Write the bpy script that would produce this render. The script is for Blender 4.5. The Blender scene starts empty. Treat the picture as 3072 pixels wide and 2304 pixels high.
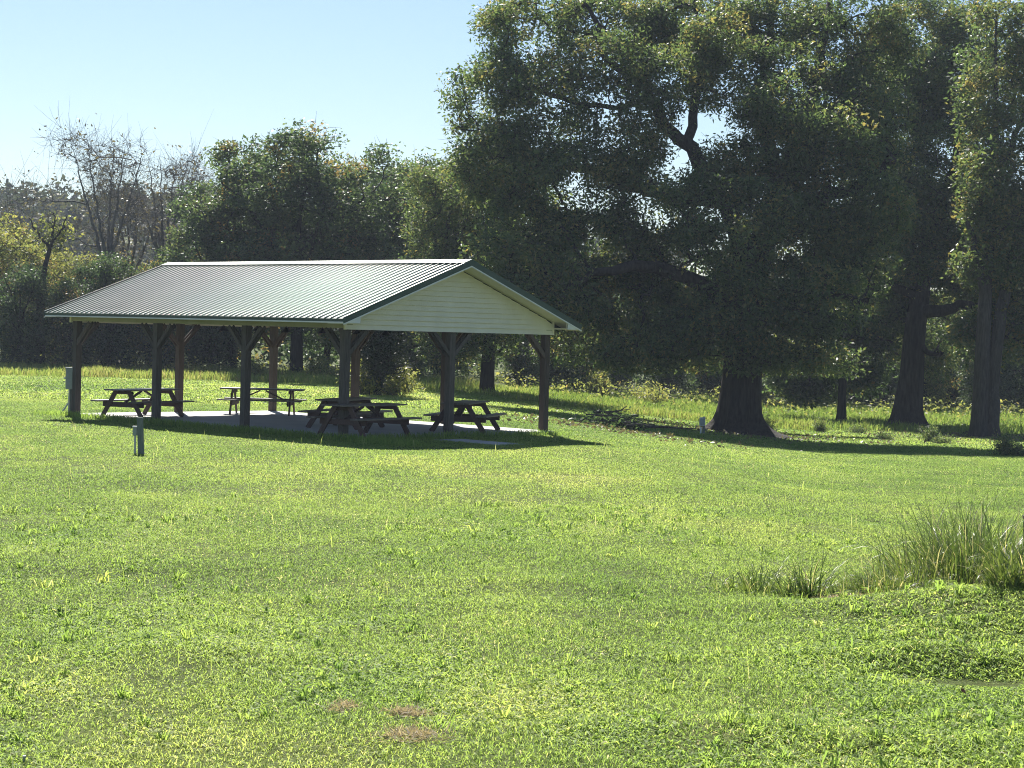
import bpy, math, random
import numpy as np
from mathutils import Vector, Matrix
R = math.radians
SC = bpy.context.scene
COL = SC.collection

# ------------------------------------------------------------------ camera
FPX = 5835.8                      # focal length in pixels of the 3072 px wide photograph
PITCH, ROLL, CAMH = 0.0257009, 0.0263218, 2.5602
cd = bpy.data.cameras.new('camera'); cam = bpy.data.objects.new('camera', cd); COL.objects.link(cam)
cd.sensor_fit = 'HORIZONTAL'; cd.sensor_width = 36.0; cd.lens = FPX / 3072 * 36.0
cd.clip_start = 0.1; cd.clip_end = 5000
cam.matrix_world = Matrix.Translation((0, 0, CAMH)) @ Matrix.Rotation(math.pi / 2 - PITCH, 4, 'X') @ Matrix.Rotation(ROLL, 4, 'Z')
SC.camera = cam

# ------------------------------------------------------------------ sky, sun, exposure
SUN_EL, SUN_AZ = R(42.0), R(-13.3)          # sun behind the shelter, a little to the left
wd = bpy.data.worlds.new('World'); SC.world = wd; wd.use_nodes = True
wn = wd.node_tree; bg = wn.nodes['Background']
sky = wn.nodes.new('ShaderNodeTexSky'); sky.sky_type = 'NISHITA'; sky.sun_disc = False
sky.sun_elevation = SUN_EL; sky.sun_rotation = SUN_AZ
sky.air_density = 1.0; sky.dust_density = 0.25; sky.ozone_density = 3.0; sky.altitude = 100
wn.links.new(sky.outputs[0], bg.inputs[0]); bg.inputs[1].default_value = 0.05
sl = bpy.data.lights.new('sun', 'SUN'); so = bpy.data.objects.new('sun', sl); COL.objects.link(so)
sl.energy = 5.0; sl.angle = R(0.53); sl.color = (1.0, 0.95, 0.86)
sdir = Vector((math.sin(SUN_AZ) * math.cos(SUN_EL), math.cos(SUN_AZ) * math.cos(SUN_EL), math.sin(SUN_EL)))
so.rotation_euler = (-sdir).to_track_quat('-Z', 'Y').to_euler(); so.location = (-20, 60, 60)
SC.view_settings.view_transform = 'Standard'; SC.view_settings.look = 'None'
SC.view_settings.gamma = 1.0; SC.view_settings.exposure = 1.2
SC.cycles.max_bounces = 7; SC.cycles.diffuse_bounces = 4; SC.cycles.glossy_bounces = 3
SC.cycles.transmission_bounces = 4; SC.cycles.transparent_max_bounces = 6; SC.cycles.volume_bounces = 0
SC.cycles.filter_width = 1.05; SC.cycles.use_denoising = True; SC.cycles.denoiser = 'OPENIMAGEDENOISE'
SC.cycles.denoising_input_passes = 'RGB_ALBEDO_NORMAL'; SC.cycles.denoising_prefilter = 'NONE'
SC.cycles.sample_clamp_direct = 6; SC.cycles.sample_clamp_indirect = 3
SC.cycles.caustics_reflective = False; SC.cycles.caustics_refractive = False

# ------------------------------------------------------------------ terrain and pixel helpers
def S01(t):
    t = np.clip(t, 0, 1); return t * t * (3 - 2 * t)
def vnoise(x, y, seed=0):
    x = np.asarray(x, float); y = np.asarray(y, float)
    xi = np.floor(x).astype(np.int64); yi = np.floor(y).astype(np.int64); fx = x - xi; fy = y - yi
    fx = fx * fx * (3 - 2 * fx); fy = fy * fy * (3 - 2 * fy)
    def h(a, b):
        n = (a * 374761393 + b * 668265263 + seed * 974711) & 0xffffffff
        n = ((n ^ (n >> 13)) * 1274126177) & 0xffffffff
        return ((n ^ (n >> 16)) & 0xffff) / 65535.0
    return (h(xi, yi) * (1 - fx) + h(xi + 1, yi) * fx) * (1 - fy) + (h(xi, yi + 1) * (1 - fx) + h(xi + 1, yi + 1) * fx) * fy
def zsmooth(x, y):                      # the field falls gently away to the right and back
    x = np.asarray(x, float); y = np.asarray(y, float)
    f = np.maximum(y - 52, 0); z = -1.4 * S01((y - 10) / 82) * S01((x - 0.3 + .22 * f) / (8.6 + .40 * f))
    return z - 0.07
BUMPS = [(5.0, 18.8, 1.5, 1.0, .30), (3.3, 18.9, 1.6, .6, .07), (3.7, 15.95, 1.0, .38, .17), (3.7, 15.2, .7, .25, -.07), (-2.6, 15.6, 1.2, .5, .05), (-0.9, 18.5, 1.1, .5, .05),
         (4.6, 16.9, 1.0, .45, -.10), (1.4, 13.0, 1.0, .35, .05), (2.4, 12.6, .9, .3, .06), (-4.4, 21, 1.6, .8, .05), (.6, 20.5, 1.3, .6, .05)]
def zg(x, y):
    z = zsmooth(x, y)
    near = np.clip((70 - np.asarray(y, float)) / 40, 0, 1)
    z = z + near * (0.05 * (vnoise(np.asarray(x) * .8, np.asarray(y) * .45, 1) - .5) + 0.025 * (vnoise(np.asarray(x) * 2.3, np.asarray(y) * 1.6, 2) - .5))
    for bx, by, rx, ry, h in BUMPS:
        z = z + h * np.exp(-((x - bx) / rx) ** 2 - ((y - by) / ry) ** 2)
    return z
CR, SR, CP, SP = math.cos(ROLL), math.sin(ROLL), math.cos(PITCH), math.sin(PITCH)
def ray(u, v):                          # photo pixel -> direction with y = 1
    du, dv = u - 1536, v - 1152
    cu, cv = CR * du + SR * dv, -SR * du + CR * dv
    x, z = cu / FPX, -cv / FPX
    Y, Z = CP + z * SP, -SP + z * CP
    return x / Y, Z / Y
def at(u, v, Y):
    x, z = ray(u, v); return Vector((x * Y, Y, CAMH + z * Y))
def gnd(u, v):                          # where the sight line meets the field
    x, z = ray(u, v); Y = 8.0
    while Y < 200:
        if CAMH + z * Y < float(zsmooth(x * Y, Y)): break
        Y += .05
    return Vector((x * Y, Y, float(zsmooth(x * Y, Y))))
def onfield(x, y): return Vector((x, y, float(zg(x, y))))

# ------------------------------------------------------------------ materials
def new_mat(name):
    m = bpy.data.materials.new(name); m.use_nodes = True; nt = m.node_tree
    return m, nt, nt.nodes['Principled BSDF']
def ramp(nt, stops):
    n = nt.nodes.new('ShaderNodeValToRGB'); e = n.color_ramp.elements
    while len(e) < len(stops): e.new(0.5)
    for i, (p, c) in enumerate(stops): e[i].position = p; e[i].color = (*c, 1)
    return n
def noise(nt, scale, detail=4, rough=.6, coord='Object', stretch=None):
    tc = nt.nodes.new('ShaderNodeTexCoord'); n = nt.nodes.new('ShaderNodeTexNoise')
    n.inputs['Scale'].default_value = scale; n.inputs['Detail'].default_value = detail; n.inputs['Roughness'].default_value = rough
    if stretch:
        mp = nt.nodes.new('ShaderNodeMapping'); mp.inputs['Scale'].default_value = stretch
        nt.links.new(tc.outputs[coord], mp.inputs[0]); nt.links.new(mp.outputs[0], n.inputs['Vector'])
    else: nt.links.new(tc.outputs[coord], n.inputs['Vector'])
    return n
def bump(nt, b, src, strength, dist):
    n = nt.nodes.new('ShaderNodeBump'); n.inputs['Strength'].default_value = strength; n.inputs['Distance'].default_value = dist
    nt.links.new(src, n.inputs['Height']); nt.links.new(n.outputs[0], b.inputs['Normal'])
def plain(name, c1, c2, scale=6, rough=.6, metal=0, spec=.5, bmp=0, stretch=None, detail=5, vary=.0):
    m, nt, b = new_mat(name); n = noise(nt, scale, detail, .65, 'Object', stretch)
    r = ramp(nt, [(.3, c1), (.7, c2)]); nt.links.new(n.outputs[0], r.inputs[0])
    oi = nt.nodes.new('ShaderNodeObjectInfo'); mr = nt.nodes.new('ShaderNodeMapRange'); mr.inputs[3].default_value = 1 - vary; mr.inputs[4].default_value = 1 + vary; nt.links.new(oi.outputs['Random'], mr.inputs[0])
    hs = nt.nodes.new('ShaderNodeHueSaturation'); nt.links.new(mr.outputs[0], hs.inputs['Value']); nt.links.new(r.outputs[0], hs.inputs['Color']); nt.links.new(hs.outputs[0], b.inputs['Base Color'])
    b.inputs['Roughness'].default_value = rough; b.inputs['Metallic'].default_value = metal; b.inputs['Specular IOR Level'].default_value = spec
    if bmp: bump(nt, b, n.outputs[0], .6, bmp)
    return m
def leaf_mat(name, stops, trans=.45, gain=1.6, rough=.45, spec=.35, blue=.55):
    m, nt, b = new_mat(name)
    a = nt.nodes.new('ShaderNodeAttribute'); a.attribute_name = 'tint'
    r = ramp(nt, stops); nt.links.new(a.outputs['Fac'], r.inputs[0]); nt.links.new(r.outputs[0], b.inputs['Base Color'])
    b.inputs['Roughness'].default_value = rough; b.inputs['Specular IOR Level'].default_value = spec
    t = nt.nodes.new('ShaderNodeBsdfTranslucent'); mx = nt.nodes.new('ShaderNodeMixShader'); mx.inputs[0].default_value = trans
    g = nt.nodes.new('ShaderNodeMix'); g.data_type = 'RGBA'; g.blend_type = 'MULTIPLY'; g.inputs[0].default_value = 1
    nt.links.new(r.outputs[0], g.inputs[6]); g.inputs[7].default_value = (gain * 1.05, gain, gain * blue, 1)
    nt.links.new(g.outputs[2], t.inputs[0])
    nt.links.new(b.outputs[0], mx.inputs[1]); nt.links.new(t.outputs[0], mx.inputs[2])
    nt.links.new(mx.outputs[0], nt.nodes['Material Output'].inputs[0])
    return m
M = {}
M['oak_leaf'] = leaf_mat('oak_leaf', [(0, (.028, .052, .026)), (.45, (.066, .106, .046)), (.75, (.108, .142, .056)), (1, (.19, .165, .065))], .45, 2.4, .5, .38, .62)
M['green_leaf'] = leaf_mat('green_leaf', [(0, (.030, .055, .032)), (.45, (.064, .102, .050)), (.8, (.104, .135, .060)), (1, (.20, .14, .06))], .42, 2.4, .5, .4, .62)
M['yellow_leaf'] = leaf_mat('yellow_leaf', [(0, (.070, .095, .042)), (.45, (.15, .175, .072)), (.8, (.23, .23, .095)), (1, (.27, .20, .11))], .5, 2.2, .55, .3)
M['dry_leaf'] = leaf_mat('dry_leaf', [(0, (.085, .075, .05)), (.5, (.17, .15, .10)), (1, (.26, .23, .15))], .3, 1.3)
M['cedar_leaf'] = leaf_mat('cedar_leaf', [(0, (.020, .032, .020)), (1, (.06, .08, .04))], .2, 1.3)
M['far_leaf'] = leaf_mat('far_leaf', [(0, (.035, .05, .028)), (.6, (.07, .085, .04)), (1, (.16, .14, .06))], .3, 1.4, .6, .2)
M['grass'] = leaf_mat('grass', [(0, (.068, .128, .036)), (.35, (.150, .240, .062)), (.65, (.235, .325, .090)), (.85, (.34, .39, .135)), (1, (.50, .47, .31))], .55, 1.95, .6, .15, .66)
M['reed'] = leaf_mat('tall_grass', [(0, (.035, .070, .022)), (.4, (.075, .120, .036)), (.7, (.16, .22, .06)), (1, (.50, .46, .32))], .40, 1.5, .42, .45)
M['meadow'] = leaf_mat('meadow', [(0, (.11, .18, .045)), (.4, (.19, .27, .075)), (.7, (.27, .29, .11)), (1, (.30, .25, .17))], .5, 1.6, .6, .15, .65)
M['bark'] = plain('bark', (.010, .009, .009), (.058, .050, .046), 3.0, .9, 0, .2, .09, (4, 4, .45), 8)
M['grey_bark'] = plain('grey_twigs', (.10, .095, .09), (.22, .21, .20), 4, .9, 0, .2)
M['pale_bark'] = plain('pale_bark', (.028, .026, .025), (.095, .086, .078), 4, .9, 0, .2, .05, (4, 4, .5), 7)
M['wood'] = plain('weathered_timber', (.052, .046, .043), (.125, .110, .100), 5, .8, 0, .3, .004, (14, 14, .8), 6, .16)
M['brown_wood'] = plain('reddish_timber', (.062, .047, .041), (.125, .096, .083), 5, .8, 0, .3, .004, (14, 14, .8), 6, .16)
M['table_wood'] = plain('dark_stained_planks', (.055, .045, .043), (.135, .112, .105), 4, .42, 0, .6, .003, (2, 16, 16), 6, .28)
M['table_red'] = plain('red_stained_planks', (.050, .030, .030), (.105, .064, .060), 4, .7, 0, .35, .003, (2, 16, 16), 6, .25)
M['siding'] = plain('cream_vinyl_siding', (.70, .67, .52), (.78, .75, .60), 2.2, .5, 0, .4)
M['tan'] = plain('tan_beam_wrap', (.30, .30, .20), (.36, .36, .25), 2.2, .55, 0, .35)  # siding colour darkened to stand in for the shade under the eaves
M['white'] = plain('white_trim', (.66, .68, .66), (.76, .78, .76), 3, .5, 0, .4)
M['green_trim'] = plain('green_metal_trim', (.012, .045, .030), (.022, .065, .045), 2, .42, 0, .5)
M['grey_metal'] = plain('grey_painted_metal', (.22, .26, .25), (.30, .34, .33), 7, .5, .2, .5)
M['pale_metal'] = plain('pale_grey_metal', (.42, .44, .42), (.54, .55, .53), 7, .5, .1, .5)
M['green_post'] = plain('grey_green_post', (.10, .13, .12), (.19, .22, .20), 8, .75, 0, .35, .003, (6, 6, .8))
M['black'] = plain('black_enamel', (.010, .010, .011), (.022, .022, .024), 8, .4, 0, .5)
M['thatch'] = leaf_mat('dry_thatch', [(0, (.30, .25, .18)), (.5, (.52, .44, .33)), (1, (.72, .64, .52))], .25, 1.1, .7, .2)
M['soil'] = plain('bare_soil', (.05, .036, .026), (.15, .11, .08), 14, .95, 0, .2, .01)
M['red_leaf'] = plain('red_brown_leaf', (.20, .06, .03), (.32, .11, .06), 30, .6)
def roof_material():
    m, nt, b = new_mat('green_ribbed_metal')
    n = noise(nt, .35, 3, .5); r = ramp(nt, [(.35, (.030, .10, .075)), (.7, (.055, .13, .10))])
    nt.links.new(n.outputs[0], r.inputs[0]); nt.links.new(r.outputs[0], b.inputs['Base Color'])
    b.inputs['Metallic'].default_value = 0; b.inputs['Roughness'].default_value = .54; b.inputs['Specular IOR Level'].default_value = .5
    n2 = noise(nt, 2.2, 4, .6); bump(nt, b, n2.outputs[0], .12, .02)
    return m
M['roof'] = roof_material()
def concrete_material():
    m, nt, b = new_mat('concrete')
    n = noise(nt, .9, 6, .65); n2 = noise(nt, 22, 4, .7)
    r = ramp(nt, [(.3, (.42, .41, .40)), (.7, (.56, .55, .53))]); nt.links.new(n.outputs[0], r.inputs[0])
    mx = nt.nodes.new('ShaderNodeMix'); mx.data_type = 'RGBA'; mx.blend_type = 'MULTIPLY'; mx.inputs[0].default_value = .35
    nt.links.new(r.outputs[0], mx.inputs[6]); nt.links.new(n2.outputs[0], mx.inputs[7]); nt.links.new(mx.outputs[2], b.inputs['Base Color'])
    b.inputs['Roughness'].default_value = .8; bump(nt, b, n2.outputs[0], .25, .004)
    return m
M['concrete'] = concrete_material()
def ground_material():
    m, nt, b = new_mat('lawn_ground')
    n = noise(nt, .22, 5, .6); n2 = noise(nt, 5.5, 6, .7); n3 = noise(nt, 40, 3, .7)
    r = ramp(nt, [(.25, (.060, .082, .024)), (.5, (.095, .122, .034)), (.75, (.135, .150, .052))]); nt.links.new(n.outputs[0], r.inputs[0])
    r2 = ramp(nt, [(.35, (.45, .42, .35)), (.6, (1, 1, 1))]); nt.links.new(n2.outputs[0], r2.inputs[0])
    mx = nt.nodes.new('ShaderNodeMix'); mx.data_type = 'RGBA'; mx.blend_type = 'MULTIPLY'; mx.inputs[0].default_value = .8
    nt.links.new(r.outputs[0], mx.inputs[6]); nt.links.new(r2.outputs[0], mx.inputs[7]); nt.links.new(mx.outputs[2], b.inputs['Base Color'])
    b.inputs['Roughness'].default_value = .95; b.inputs['Specular IOR Level'].default_value = .1
    bump(nt, b, n3.outputs[0], .8, .03)
    return m
M['ground'] = ground_material()

# ------------------------------------------------------------------ object helpers
def tag(o, label=None, cat=None, group=None, kind=None):
    if label: o['label'] = label
    if cat: o['category'] = cat
    if group: o['group'] = group
    if kind: o['kind'] = kind
    return o
def empty(name, loc=(0, 0, 0), rz=0.0):
    o = bpy.data.objects.new(name, None); COL.objects.link(o); o.location = loc; o.rotation_euler = (0, 0, rz); o.empty_display_size = .3
    return o
def link_mesh(name, me, mat, parent=None):
    o = bpy.data.objects.new(name, me); COL.objects.link(o)
    if mat is not None and not me.materials: me.materials.append(mat)
    elif mat is not None and me.materials[0] != mat: o.material_slots[0].link = 'OBJECT'; o.material_slots[0].material = mat
    if parent is not None: o.parent = parent
    return o
def np_mesh(name, verts, quads=None, tris=None, tint=None, smooth=False):
    me = bpy.data.meshes.new(name); verts = np.asarray(verts, np.float32)
    me.vertices.add(len(verts)); me.vertices.foreach_set('co', verts.ravel())
    loops = []; starts = []; off = 0
    if quads is not None and len(quads):
        q = np.asarray(quads, np.int32); loops.append(q.ravel()); starts.append(np.arange(len(q), dtype=np.int32) * 4); off = q.size
    if tris is not None and len(tris):
        t = np.asarray(tris, np.int32); loops.append(t.ravel()); starts.append(off + np.arange(len(t), dtype=np.int32) * 3)
    loops = np.concatenate(loops); starts = np.concatenate(starts)
    me.loops.add(len(loops)); me.loops.foreach_set('vertex_index', loops)
    me.polygons.add(len(starts)); me.polygons.foreach_set('loop_start', starts)
    if smooth: me.polygons.foreach_set('use_smooth', np.ones(len(starts), bool))
    if tint is not None:
        a = me.attributes.new('tint', 'FLOAT', 'POINT'); a.data.foreach_set('value', np.asarray(tint, np.float32))
    me.update(calc_edges=True)
    return me
class MB:
    """collects shapes; build() links them as one mesh object"""
    def __init__(s): s.v = []; s.f = []
    def add(s, vs, fs):
        b = len(s.v); s.v += [tuple(v) for v in vs]; s.f += [tuple(b + i for i in f) for f in fs]; return s
    def box(s, c, d, rot=None):
        vs = [Vector((x * d[0] / 2, y * d[1] / 2, z * d[2] / 2)) for x in (-1, 1) for y in (-1, 1) for z in (-1, 1)]
        if rot is not None: vs = [rot @ v for v in vs]
        return s.add([v + Vector(c) for v in vs], [(0, 1, 3, 2), (4, 6, 7, 5), (0, 4, 5, 1), (2, 3, 7, 6), (0, 2, 6, 4), (1, 5, 7, 3)])
    def bar(s, p0, p1, w, h, up=(0, 0, 1)):
        p0, p1 = Vector(p0), Vector(p1); d = p1 - p0; x = d.normalized(); y = Vector(up).cross(x)
        if y.length < 1e-4: y = Vector((0, 1, 0)).cross(x)
        y.normalize(); z = x.cross(y)
        return s.box((p0 + p1) / 2, (d.length, w, h), Matrix((x, y, z)).transposed())
    def tube(s, pts, rad, n=8, cap=True):
        pts = [Vector(p) for p in pts]; rad = rad if hasattr(rad, '__len__') else [rad] * len(pts); rings = []
        for i, p in enumerate(pts):
            d = (pts[min(i + 1, len(pts) - 1)] - pts[max(i - 1, 0)]).normalized()
            a = d.cross(Vector((0, 0, 1)) if abs(d.z) < .9 else Vector((1, 0, 0))).normalized(); b = d.cross(a)
            rings.append([p + (a * math.cos(2 * math.pi * k / n) + b * math.sin(2 * math.pi * k / n)) * rad[i] for k in range(n)])
        vs = [v for r in rings for v in r]; fs = []
        for i in range(len(pts) - 1):
            for k in range(n): fs.append((i * n + k, i * n + (k + 1) % n, (i + 1) * n + (k + 1) % n, (i + 1) * n + k))
        if cap: fs.append(tuple(range(n - 1, -1, -1))); fs.append(tuple((len(pts) - 1) * n + k for k in range(n)))
        return s.add(vs, fs)
    def prism(s, poly, a, b, axis):   # polygon of 2-D points pushed from a to b along an axis (0, 1 or 2)
        def P(p, t):
            q = list(p); q.insert(axis, t); return q
        n = len(poly); vs = [P(p, a) for p in poly] + [P(p, b) for p in poly]
        return s.add(vs, [tuple(range(n)), tuple(range(2 * n - 1, n - 1, -1))] + [(k, n + k, n + (k + 1) % n, (k + 1) % n) for k in range(n)])
    def mesh(s, name, bevel=0, smooth=False):
        me = bpy.data.meshes.new(name); me.from_pydata(s.v, [], s.f)
        import bmesh
        bm = bmesh.new(); bm.from_mesh(me); bmesh.ops.recalc_face_normals(bm, faces=bm.faces)
        if bevel: bmesh.ops.bevel(bm, geom=bm.edges[:], offset=bevel, segments=1, affect='EDGES', profile=.5, clamp_overlap=True)
        bm.to_mesh(me); bm.free()
        if smooth:
            for p in me.polygons: p.use_smooth = True
        return me
    def build(s, name, mat, parent=None, bevel=0, smooth=False): return link_mesh(name, s.mesh(name, bevel, smooth), mat, parent)
def copy_tree(o, parent=None):
    c = o.copy(); COL.objects.link(c)
    if parent is not None: c.parent = parent
    for ch in list(o.children): copy_tree(ch, c)
    return c

# ------------------------------------------------------------------ ground, slab, hill
def build_ground():
    ys = np.concatenate([[-60, -20, 0, 4], np.arange(7, 70, .35), np.geomspace(70, 900, 60)])
    ss = np.concatenate([[-60, -20, -8, -4, -2.4, -1.6], np.linspace(-1.2, 1.2, 121), [1.6, 2.4, 4, 8, 20, 60]])
    Y, Sx = np.meshgrid(ys, ss, indexing='ij'); X = Sx * (np.maximum(Y, 5) * .3 + 2)
    Z = zg(X, Y); ny, nx = Y.shape
    idx = np.arange(ny * nx).reshape(ny, nx)
    q = np.stack([idx[:-1, :-1], idx[:-1, 1:], idx[1:, 1:], idx[1:, :-1]], -1).reshape(-1, 4)
    o = link_mesh('lawn', np_mesh('lawn', np.stack([X, Y, Z], -1).reshape(-1, 3), q, smooth=True), M['ground'])
    tag(o, 'mown green lawn falling gently to the right', None, None, 'structure')
build_ground()

BYAW = math.atan2(.722, .692)                 # shelter: local x = depth (W), local y = length (L)
BL, BW, BA = 3.7935, 3.5404, 0.7644973
WD = Vector((math.sin(BA), math.cos(BA), 0)); LD = Vector((-math.cos(BA), math.sin(BA), 0))
BP = Vector((-4.0391, 46.8414, 0)); BYAW = math.atan2(WD.y, WD.x)
LT, WT = 3 * BL, 2 * BW
def bloc(w, l, z=0): return BP + WD * w + LD * l + Vector((0, 0, z))
PATHW, PATHL = 2.25, -2.4
s = MB().box((WT / 2, LT / 2, -.15), (WT + .36, LT + .5, .30)).build('concrete_slab', M['concrete'], None, .012)
s.location = BP; s.rotation_euler = (0, 0, BYAW); tag(s, 'grey concrete slab under the picnic shelter', None, None, 'structure')
pp = MB().box((0, 0, 0), (.95, 2.2, .14)).build('concrete_path', M['concrete'], None, .01)
pp.location = bloc(PATHW, PATHL, -.125); pp.rotation_euler = (0, 0, BYAW); tag(pp, 'short concrete walk leaving the slab into the grass', None, None, 'structure')

# ------------------------------------------------------------------ picnic shelter
ZB, ZE, ZR, OW, OG = 2.6, 2.73, 4.258, .63, .68
def build_shelter():
    root = empty('picnic_shelter', BP, BYAW)
    tag(root, 'open picnic shelter with green ribbed metal roof and cream gable', 'shelter')
    spots = [(0, k * BL) for k in range(4)] + [(WT, k * BL) for k in range(4)] + [(BW, 0), (BW, LT)]
    for (w, l) in spots:
        m = MB()
        for k in (-1, 0, 1):                      # three planks laid together
            hw = .096 if k == 0 else .092
            m.box((w + k * .0635, l, ZB / 2 - .001), (.0615, 2 * hw, ZB))
        back = w > BW + .1 or (l > LT - .1 and w > .1)
        post = m.build('post', M['brown_wood'] if back else M['wood'], root, .004)
        if back: post['label'] = 'reddish brown timber post at the back of the shelter'
        dirs = []
        if w in (0, WT):
            if l > .1: dirs.append((0, -1))
            if l < LT - .1: dirs.append((0, 1))
        if l < .1 or l > LT - .1:
            if w < WT - .1: dirs.append((1, 0))
            if w > .1: dirs.append((-1, 0))
        for dx, dy in dirs:
            side = .066
            for sg in (-1, 1):
                ox, oy = (sg * side * (dy != 0), sg * side * (dx != 0))
                if sg == 1 and dy != 0 and w == 0: pass
                MB().bar((w + ox + dx * .05, l + oy + dy * .05, ZB - .64), (w + ox + dx * .66, l + oy + dy * .66, ZB - .03), .038, .10).build('knee_brace', M['brown_wood'] if back else M['wood'], post, .003)
    # metal-wrapped beams along both eaves, their shade put into a darker siding colour
    for w in (0, WT):
        MB().box((w, LT / 2, ZB + .075), (.23, LT + .26, .148)).build('eave_beam', M['tan'], root, .004)
    # flat ceiling boards
    MB().box((WT / 2, LT / 2, ZB + .165), (WT + .2, LT + .2, .02)).build('ceiling', M['wood'], root)
    # gable walls of lap siding: each course leans out a little
    pitch = (ZR - ZE) / (BW + OW)
    for l, sgn in ((-.125, -1), (LT + .125, 1)):
        m = MB(); z = ZB - .035; step = .128; zs = ZE + OW * pitch - .10
        while True:
            z1 = z + step
            def half(zz): return min(BW + .125, max(.0, (zs - zz) / pitch + BW + .125))
            h0, h1 = half(z), half(z1)
            if h0 < .05: break
            y0, y1 = l + sgn * .040, l + sgn * .000
            m.add([(BW - h0, y0, z), (BW + h0, y0, z), (BW + h1, y1, z1), (BW - h1, y1, z1),
                   (BW - h0, l - sgn * .02, z), (BW + h0, l - sgn * .02, z), (BW + h1, l - sgn * .02, z1), (BW - h1, l - sgn * .02, z1)],
                  [(0, 1, 2, 3), (7, 6, 5, 4), (0, 4, 5, 1), (1, 5, 6, 2), (3, 2, 6, 7), (0, 3, 7, 4)])
            z = z1
        g = m.build('gable_wall', M['siding'], root)
        for wx in (-.135, WT + .135):
            MB().box((wx, l + sgn * .012, ZB + .18), (.06, .06, .44)).build('corner_trim', M['siding'], g, .006)
    # two roof planes of ribbed metal
    def zroof(w): return ZE + (OW + w) * pitch + .10 if w <= BW else ZE + (WT + OW - w) * pitch + .10
    prof = []; l = -OG; sp = .2292; n = int(round((LT + 2 * OG) / sp)); sp = (LT + 2 * OG) / n
    for k in range(n):
        b = -OG + k * sp
        prof += [(b, .033), (b + .021, .033), (b + .034, 0), (b + sp - .004, 0)]
    prof.append((LT + OG, .033))
    for side in (0, 1):
        w0 = -OW - .03 if side == 0 else WT + OW + .03; vs = []; fs = []
        for (wx, zz) in ((w0, zroof(-OW) - .03 * pitch), (BW, zroof(BW))):
            for dz in (0, -.012):
                vs += [(wx, pl, zz + ph + dz) for pl, ph in prof]
        N = len(prof)
        for k in range(N - 1):
            fs += [(k, k + 1, 2 * N + k + 1, 2 * N + k), (N + k, 3 * N + k, 3 * N + k + 1, N + k + 1), (k, N + k, N + k + 1, k + 1)]
        rp = MB().add(vs, fs).build('roof_panel', M['roof'], root)
    # ridge cap
    m = MB()
    for sg in (-1, 1):
        c = Vector((BW + sg * .12, LT / 2, zroof(BW) + .048 - .12 * pitch)); ang = math.atan(pitch) * sg
        m.box(c, (.27, LT + 2 * OG + .03, .014), Matrix.Rotation(ang, 3, 'Y'))
    m.build('ridge_cap', M['roof'], root)
    # eave fascias: green drip edge over a pale lower lip, boxed soffit behind
    for side in (0, 1):
        sg = -1 if side == 0 else 1; w = -OW if side == 0 else WT + OW
        f = MB().box((w, LT / 2, ZE + .060), (.03, LT + 2 * OG, .088)).build('eave_fascia', M['green_trim'], root, .003)
        MB().box((w - sg * .004, LT / 2, ZE - .002), (.045, LT + 2 * OG, .034)).build('eave_lip', M['white'], f, .003)
        wa, wb = (w - sg * .03, (-.118 if side == 0 else WT + .118))
        MB().box(((wa + wb) / 2, LT / 2, ZE + .012), (abs(wa - wb), LT + 2 * OG - .04, .016)).build('soffit', M['siding'], root)
        for l in (-OG, LT + OG):                   # white triangular returns closing the eave ends
            e = -.02 if l < 0 else .02; lo, hi = sorted((l, l - e))
            w2 = w - sg * .50
            tri = [(w, ZE - .012), (w2, ZE - .012), (w2, ZE - .012 + .50 * pitch + .02), (w, ZE + .03)]
            MB().prism(tri, lo, hi, 1).build('eave_return', M['white'], root, .003)
            MB().box(((w2 + wb) / 2, l - e * 2.5, ZE + .085), (abs(w2 - wb), .02, .17)).build('soffit_end', M['siding'], root)
    # rakes: green metal fascia, thin white lip below, sloping soffit
    for l in (-OG, LT + OG):
        sg = -1 if l < 0 else 1
        for side in (0, 1):
            wE = -OW - .03 if side == 0 else WT + OW + .03
            zE = zroof(-OW) - .03 * pitch; a = Vector((wE, l + sg * .012, zE)); b = Vector((BW, l + sg * .012, zroof(BW)))
            def band(t0, t1, y0, y1):
                return MB().add([(a.x, y0, a.z + t0), (b.x, y0, b.z + t0), (b.x, y0, b.z + t1), (a.x, y0, a.z + t1), (a.x, y1, a.z + t0), (b.x, y1, b.z + t0), (b.x, y1, b.z + t1), (a.x, y1, a.z + t1)],
                                [(0, 1, 2, 3), (7, 6, 5, 4), (0, 4, 5, 1), (3, 2, 6, 7), (0, 3, 7, 4), (1, 5, 6, 2)])
            r = band(-.115, .043, a.y, a.y - sg * .03).build('rake_fascia', M['green_trim'], root)
            band(-.145, -.112, a.y + sg * .006, a.y - sg * .03).build('rake_lip', M['white'], r)
            band(-.120, -.100, a.y - sg * .03, (-.10 if l < 0 else LT + .10)).build('rake_soffit', M['siding'], root)
    return root
build_shelter()

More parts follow.
